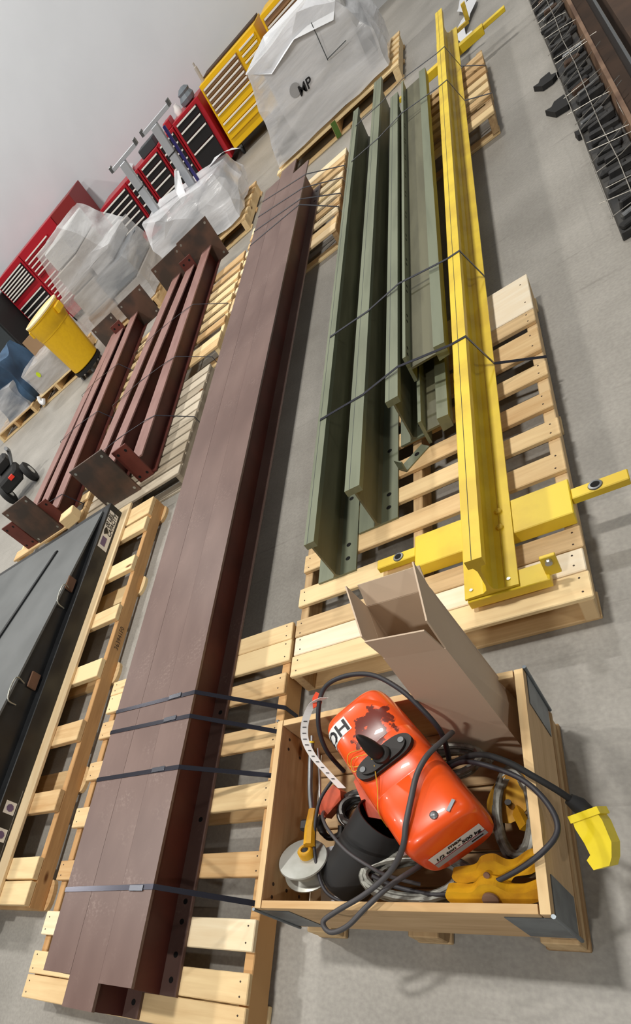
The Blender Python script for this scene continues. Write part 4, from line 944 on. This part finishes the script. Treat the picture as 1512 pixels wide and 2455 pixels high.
cabinet('second yellow tool cabinet partly hidden by the white wrapped machine', -2.335, -1.35, .135, .955, Yy, [(-2.31, -1.38, rows(.25, .91, (1, 1, 1, 1, 1.6, 2), (Yb, Yb, Yb, Yb, Yy, Yy)))])
K = 'cab_black'; Rr = 'cab_red'
cabinet('red tool cabinet with wide black drawers right next to the yellow cabinet', -3.97, -3.47, .09, .90, Rr, [(-3.93, -3.53, rows(.14, .86, (1, 1.2, 1.6, 3.2), (K, K, K, K)))])
cabinet('narrow red tool cabinet with black drawers behind the blue post', -4.32, -3.985, .09, .88, Rr, [(-4.30, -4.0, rows(.14, .84, (1, 1, 1, 1, 2.5), (K,) * 5))])
cabinet('red tool cabinet with five black drawers between the two grey stands', -4.75, -4.335, .09, .87, Rr, [(-4.72, -4.36, rows(.14, .83, (1, 1, 1, 1.3, 2.4), (K,) * 5))])
cabinet('red tool cabinet behind the left grey stand, black drawers with thin pulls', -5.05, -4.765, .09, .87, Rr, [(-5.03, -4.79, rows(.14, .83, (1, 1, 1.4, 1.8, 1.8), (K,) * 5))])
cabinet('wide red tool cabinet with six black drawers and an orange stripe', -5.68, -5.06, .09, .87, Rr, [(-5.65, -5.09, rows(.24, .83, (1, 1, 1, 1, 1.2, 1.9), (K,) * 6))])
cabinet('tall plain brick red cabinet behind the tall wrapped cartons', -6.44, -5.93, .06, 1.33, 'cab_red_dark', [(-6.42, -5.95, [])], feet=False)
cabinet('tall red tool chest with thin red drawers', -7.42, -6.45, .09, 1.33, Rr, [(-7.38, -6.70, rows(.88, 1.22, (1,) * 5, (Rr,) * 5)), (-7.38, -7.0, rows(.3, .80, (1,) * 7, (Rr,) * 7)), (-6.98, -6.6, rows(.3, .80, (1,) * 7, (Rr,) * 7))])
cabinet('leftmost red tool chest with rows of black drawers', -8.22, -7.435, .09, 1.33, Rr, [(-8.19, -7.47, rows(.92, 1.25, (1,) * 7, (K,) * 7)), (-8.19, -7.47, rows(.2, .80, (1,) * 7, (K,) * 7))])
t = thing('black_cabinet', 'large matt black cabinet at the left edge beside the red chests', 'cabinet', (-9.11, 10.6, 0))
MB().box((0, .25, .60), (1.72, .8, 1.16), ch=.01).build('body', 'black_plastic', t); MB().box((.0, -.16, .6), (1.64, .02, 1.05), ch=.004).build('door_panel', 'machine_dark', t)
# things left on top of the cabinets
def clutter(name, label, cat, mb, m, loc): return tag(mb.build(name, m, None, loc), label, cat)
clutter('tool_bag', 'grey bundled tool bag on top of the red cabinet next to the yellow one', 'bag', MB().lathe([(.07, 0), (.11, .02), (.12, .07), (.09, .12), (.10, .15), (.05, .19), (0, .2)], 10, smooth=False), 'machine_grey', (-3.66, 11.3, .90))
clutter('spray_bottle', 'tall pale tube standing on the corner of the yellow cabinet', 'bottle', MB().lathe([(.022, 0), (.022, .17), (.012, .18), (.012, .22), (0, .225)], 14), 'carton_grey', (-3.33, 11.2, .95))
clutter('red_box', 'small red box on the narrow red cabinet', 'box', MB().box((0, 0, .05), (.12, .2, .1), ch=.01), 'cab_red', (-4.05, 11.25, .88))
clutter('parts_box', 'dark parts box on the red cabinet between the stands', 'box', MB().box((0, 0, .06), (.3, .2, .12), ch=.01), 'machine_dark', (-4.5, 11.3, .87))
clutter('white_bag', 'crumpled white bag on the red cabinet behind the left stand', 'bag', MB().box((0, 0, .05), (.16, .18, .10), ch=.04), 'white_plastic_sheet', (-4.93, 11.25, .87))
clutter('bottle', 'white bottle beside the grey bundled tool bag', 'bottle', MB().lathe([(.05, 0), (.055, .06), (.03, .10), (.03, .12), (0, .12)], 12), 'white_sticker', (-3.86, 11.3, .90))
tag(MB().box((0, 0, .011), (.9, .30, .02), ch=.004).build('worktop', 'dark_wood', None, (-2.9, 11.48, .9505)), 'dark wooden worktop lying on the yellow tool cabinet', 'worktop')

# ------------------------------------------------------------------ small vehicle at the left edge
t = thing('floor_scooter', 'black wheeled machine with a red reflector at the left edge beside the columns', 'scooter', (-5.72, 5.32, 0), .55)
for (x, y) in ((.18, -.02), (-.22, -.02)):
    w_ = MB().lathe([(.05, -.04), (.10, -.045), (.125, -.03), (.125, .03), (.10, .045), (.05, .04)], 24, M4=Matrix.Translation((x, y, .125)) @ Matrix.Rotation(PI / 2, 4, 'Y')).build('wheel', 'rubber_black', t)
    MB().lathe([(.0, .046), (.05, .046), (.062, .036)], 18, M4=Matrix.Translation((x, y, .125)) @ Matrix.Rotation(PI / 2, 4, 'Y')).build('hub', 'steel_bright', w_)
MB().box((-.03, .02, .22), (.30, .34, .16), ch=.03).build('chassis', 'rubber_black', t)
MB().box((-.03, .2, .36), (.24, .20, .14), ch=.03).build('housing', 'black_plastic', t)
MB().tube(smooth_path([(.05, .12, .28), (.16, .16, .40), (.18, .1, .46)], 5), .025, 8).build('lever', 'steel_grey', t)
MB().box((.02, -.158, .26), (.07, .012, .05), ch=.004).build('reflector', 'red_glow', t)

# ------------------------------------------------------------------ scrap row along the right: tracks, mesh, rusty rails
t = thing('conveyor_track', 'long dark track of cleats lying along the right edge', 'track', (.295, 5.6, 0))
MB().box((0, 0, .02), (.15, 4.8, .04), ch=.004).build('track_base', 'mesh_dark', t)
CLS = []
for (sx, sy, sz, mm) in ((.13, .030, .028, 'mesh_dark'), (.10, .045, .02, 'rubber_black'), (.12, .022, .04, 'mesh_dark'), (.08, .05, .03, 'dark_wood'), (.11, .03, .025, 'steel_grey')):
    q = MB().box((0, 0, sz / 2), (sx, sy, sz), ch=.005).mesh('cleat'); q.materials.append(MATS[mm]); CLS.append(q)
for k in range(64):
    o = link('cleat', CLS[random.choice((0, 0, 0, 1, 1, 2, 2, 3, 4))], None, t, (random.uniform(-.025, .02), -2.36 + k * .074, .040), (random.uniform(-.06, .06), random.uniform(-.1, .1), random.uniform(-.35, .35)))
rb = random.Random(3)
t2 = thing('wire_mesh', 'tangled light wire mesh strewn over the dark track', 'wire mesh', (.33, 5.6, .088))
for k in range(34):
    y = -2.3 + k * .135 + rb.uniform(-.05, .05); a = rb.uniform(-.10, .10)
    MB().tube([(-.13 + rb.uniform(-.02, .02), y, .0), (-.02, y + a, .012), (.05 + rb.uniform(-.03, .05), y + a * 2 + .05, .01)], .0022, 5).build('wire', 'wire_light', t2)
for x in (-.125, -.04, .05): MB().tube([(x + rb.uniform(-.006, .006), -2.35 + q * .47, .006 + rb.uniform(-.004, .004)) for q in range(11)], .0022, 5).build('wire', 'wire_light', t2)
t = thing('rusty_channel', 'long rusty steel channel lying beside the dark track', 'channel', (.405, 5.6, 0))
MB().prism([(-.03, 0), (-.012, 0), (-.012, .115), (-.03, .115)], -2.5, 2.5).build('near_flange', 'rust_beam', t)
MB().prism([(-.012, 0), (.075, 0), (.075, .012), (-.012, .012)], -2.5, 2.5).build('trough_floor', 'dark_wood', t)
MB().prism([(.075, 0), (.087, 0), (.087, .10), (.075, .10)], -2.5, 2.5).build('far_flange', 'steel_grey', t)
t = thing('timber_stack', 'dark stained timbers stacked at the upper right corner', 'timber', (.68, 5.7, 0))
for k in range(3): board('timber', t, (-.10 + k * .13, 0, .06), 4.6, .115, .12, 'pine_grey' if k == 1 else 'dark_wood', 'y', rz=.0)
for (i, (x, y, sx, sy, a, lab)) in enumerate(((.185, 5.42, .09, .14, .5, 'torn black rubber scrap beside the dark track, furthest one'), (.21, 4.93, .10, .17, .4, 'torn black rubber scrap beside the dark track, larger middle one'), (.26, 4.42, .06, .09, .2, 'small black scrap piece beside the near part of the dark track'))):
    tag(MB().plate([(math.cos(a) * px * sx - math.sin(a) * py * sy, math.sin(a) * px * sx + math.cos(a) * py * sy) for px, py in ((-.6, -.3), (-.1, -.55), (.5, -.4), (.35, -.05), (.65, .35), (.1, .5), (-.25, .3), (-.5, .45))], .001, .03).build('rubber_scrap', 'rubber_black', None, (x - .03, y, 0)), lab, 'scrap')
# loose white film lying on the floor at the far end of the yellow rail
V = []; Fs = []; nn = 14
for k in range(nn):
    y = 7.25 + k * .13; x = -.30 + .05 * math.sin(k * 1.1) + .012 * k
    for q in range(4): V.append((x + (q - 1.5) * .035 * (1 + .4 * math.sin(k * 1.7)), y + .02 * math.sin(q * 2 + k), .012 + .03 * abs(math.sin(k * 1.3 + q * 1.9))))
for k in range(nn - 1):
    for q in range(3): Fs.append((k * 4 + q, k * 4 + q + 1, k * 4 + q + 5, k * 4 + q + 4))
tag(MB().add(V, Fs, True).build('plastic_film', 'white_plastic_sheet'), 'crumpled strip of white film on the floor past the yellow rail', 'film')
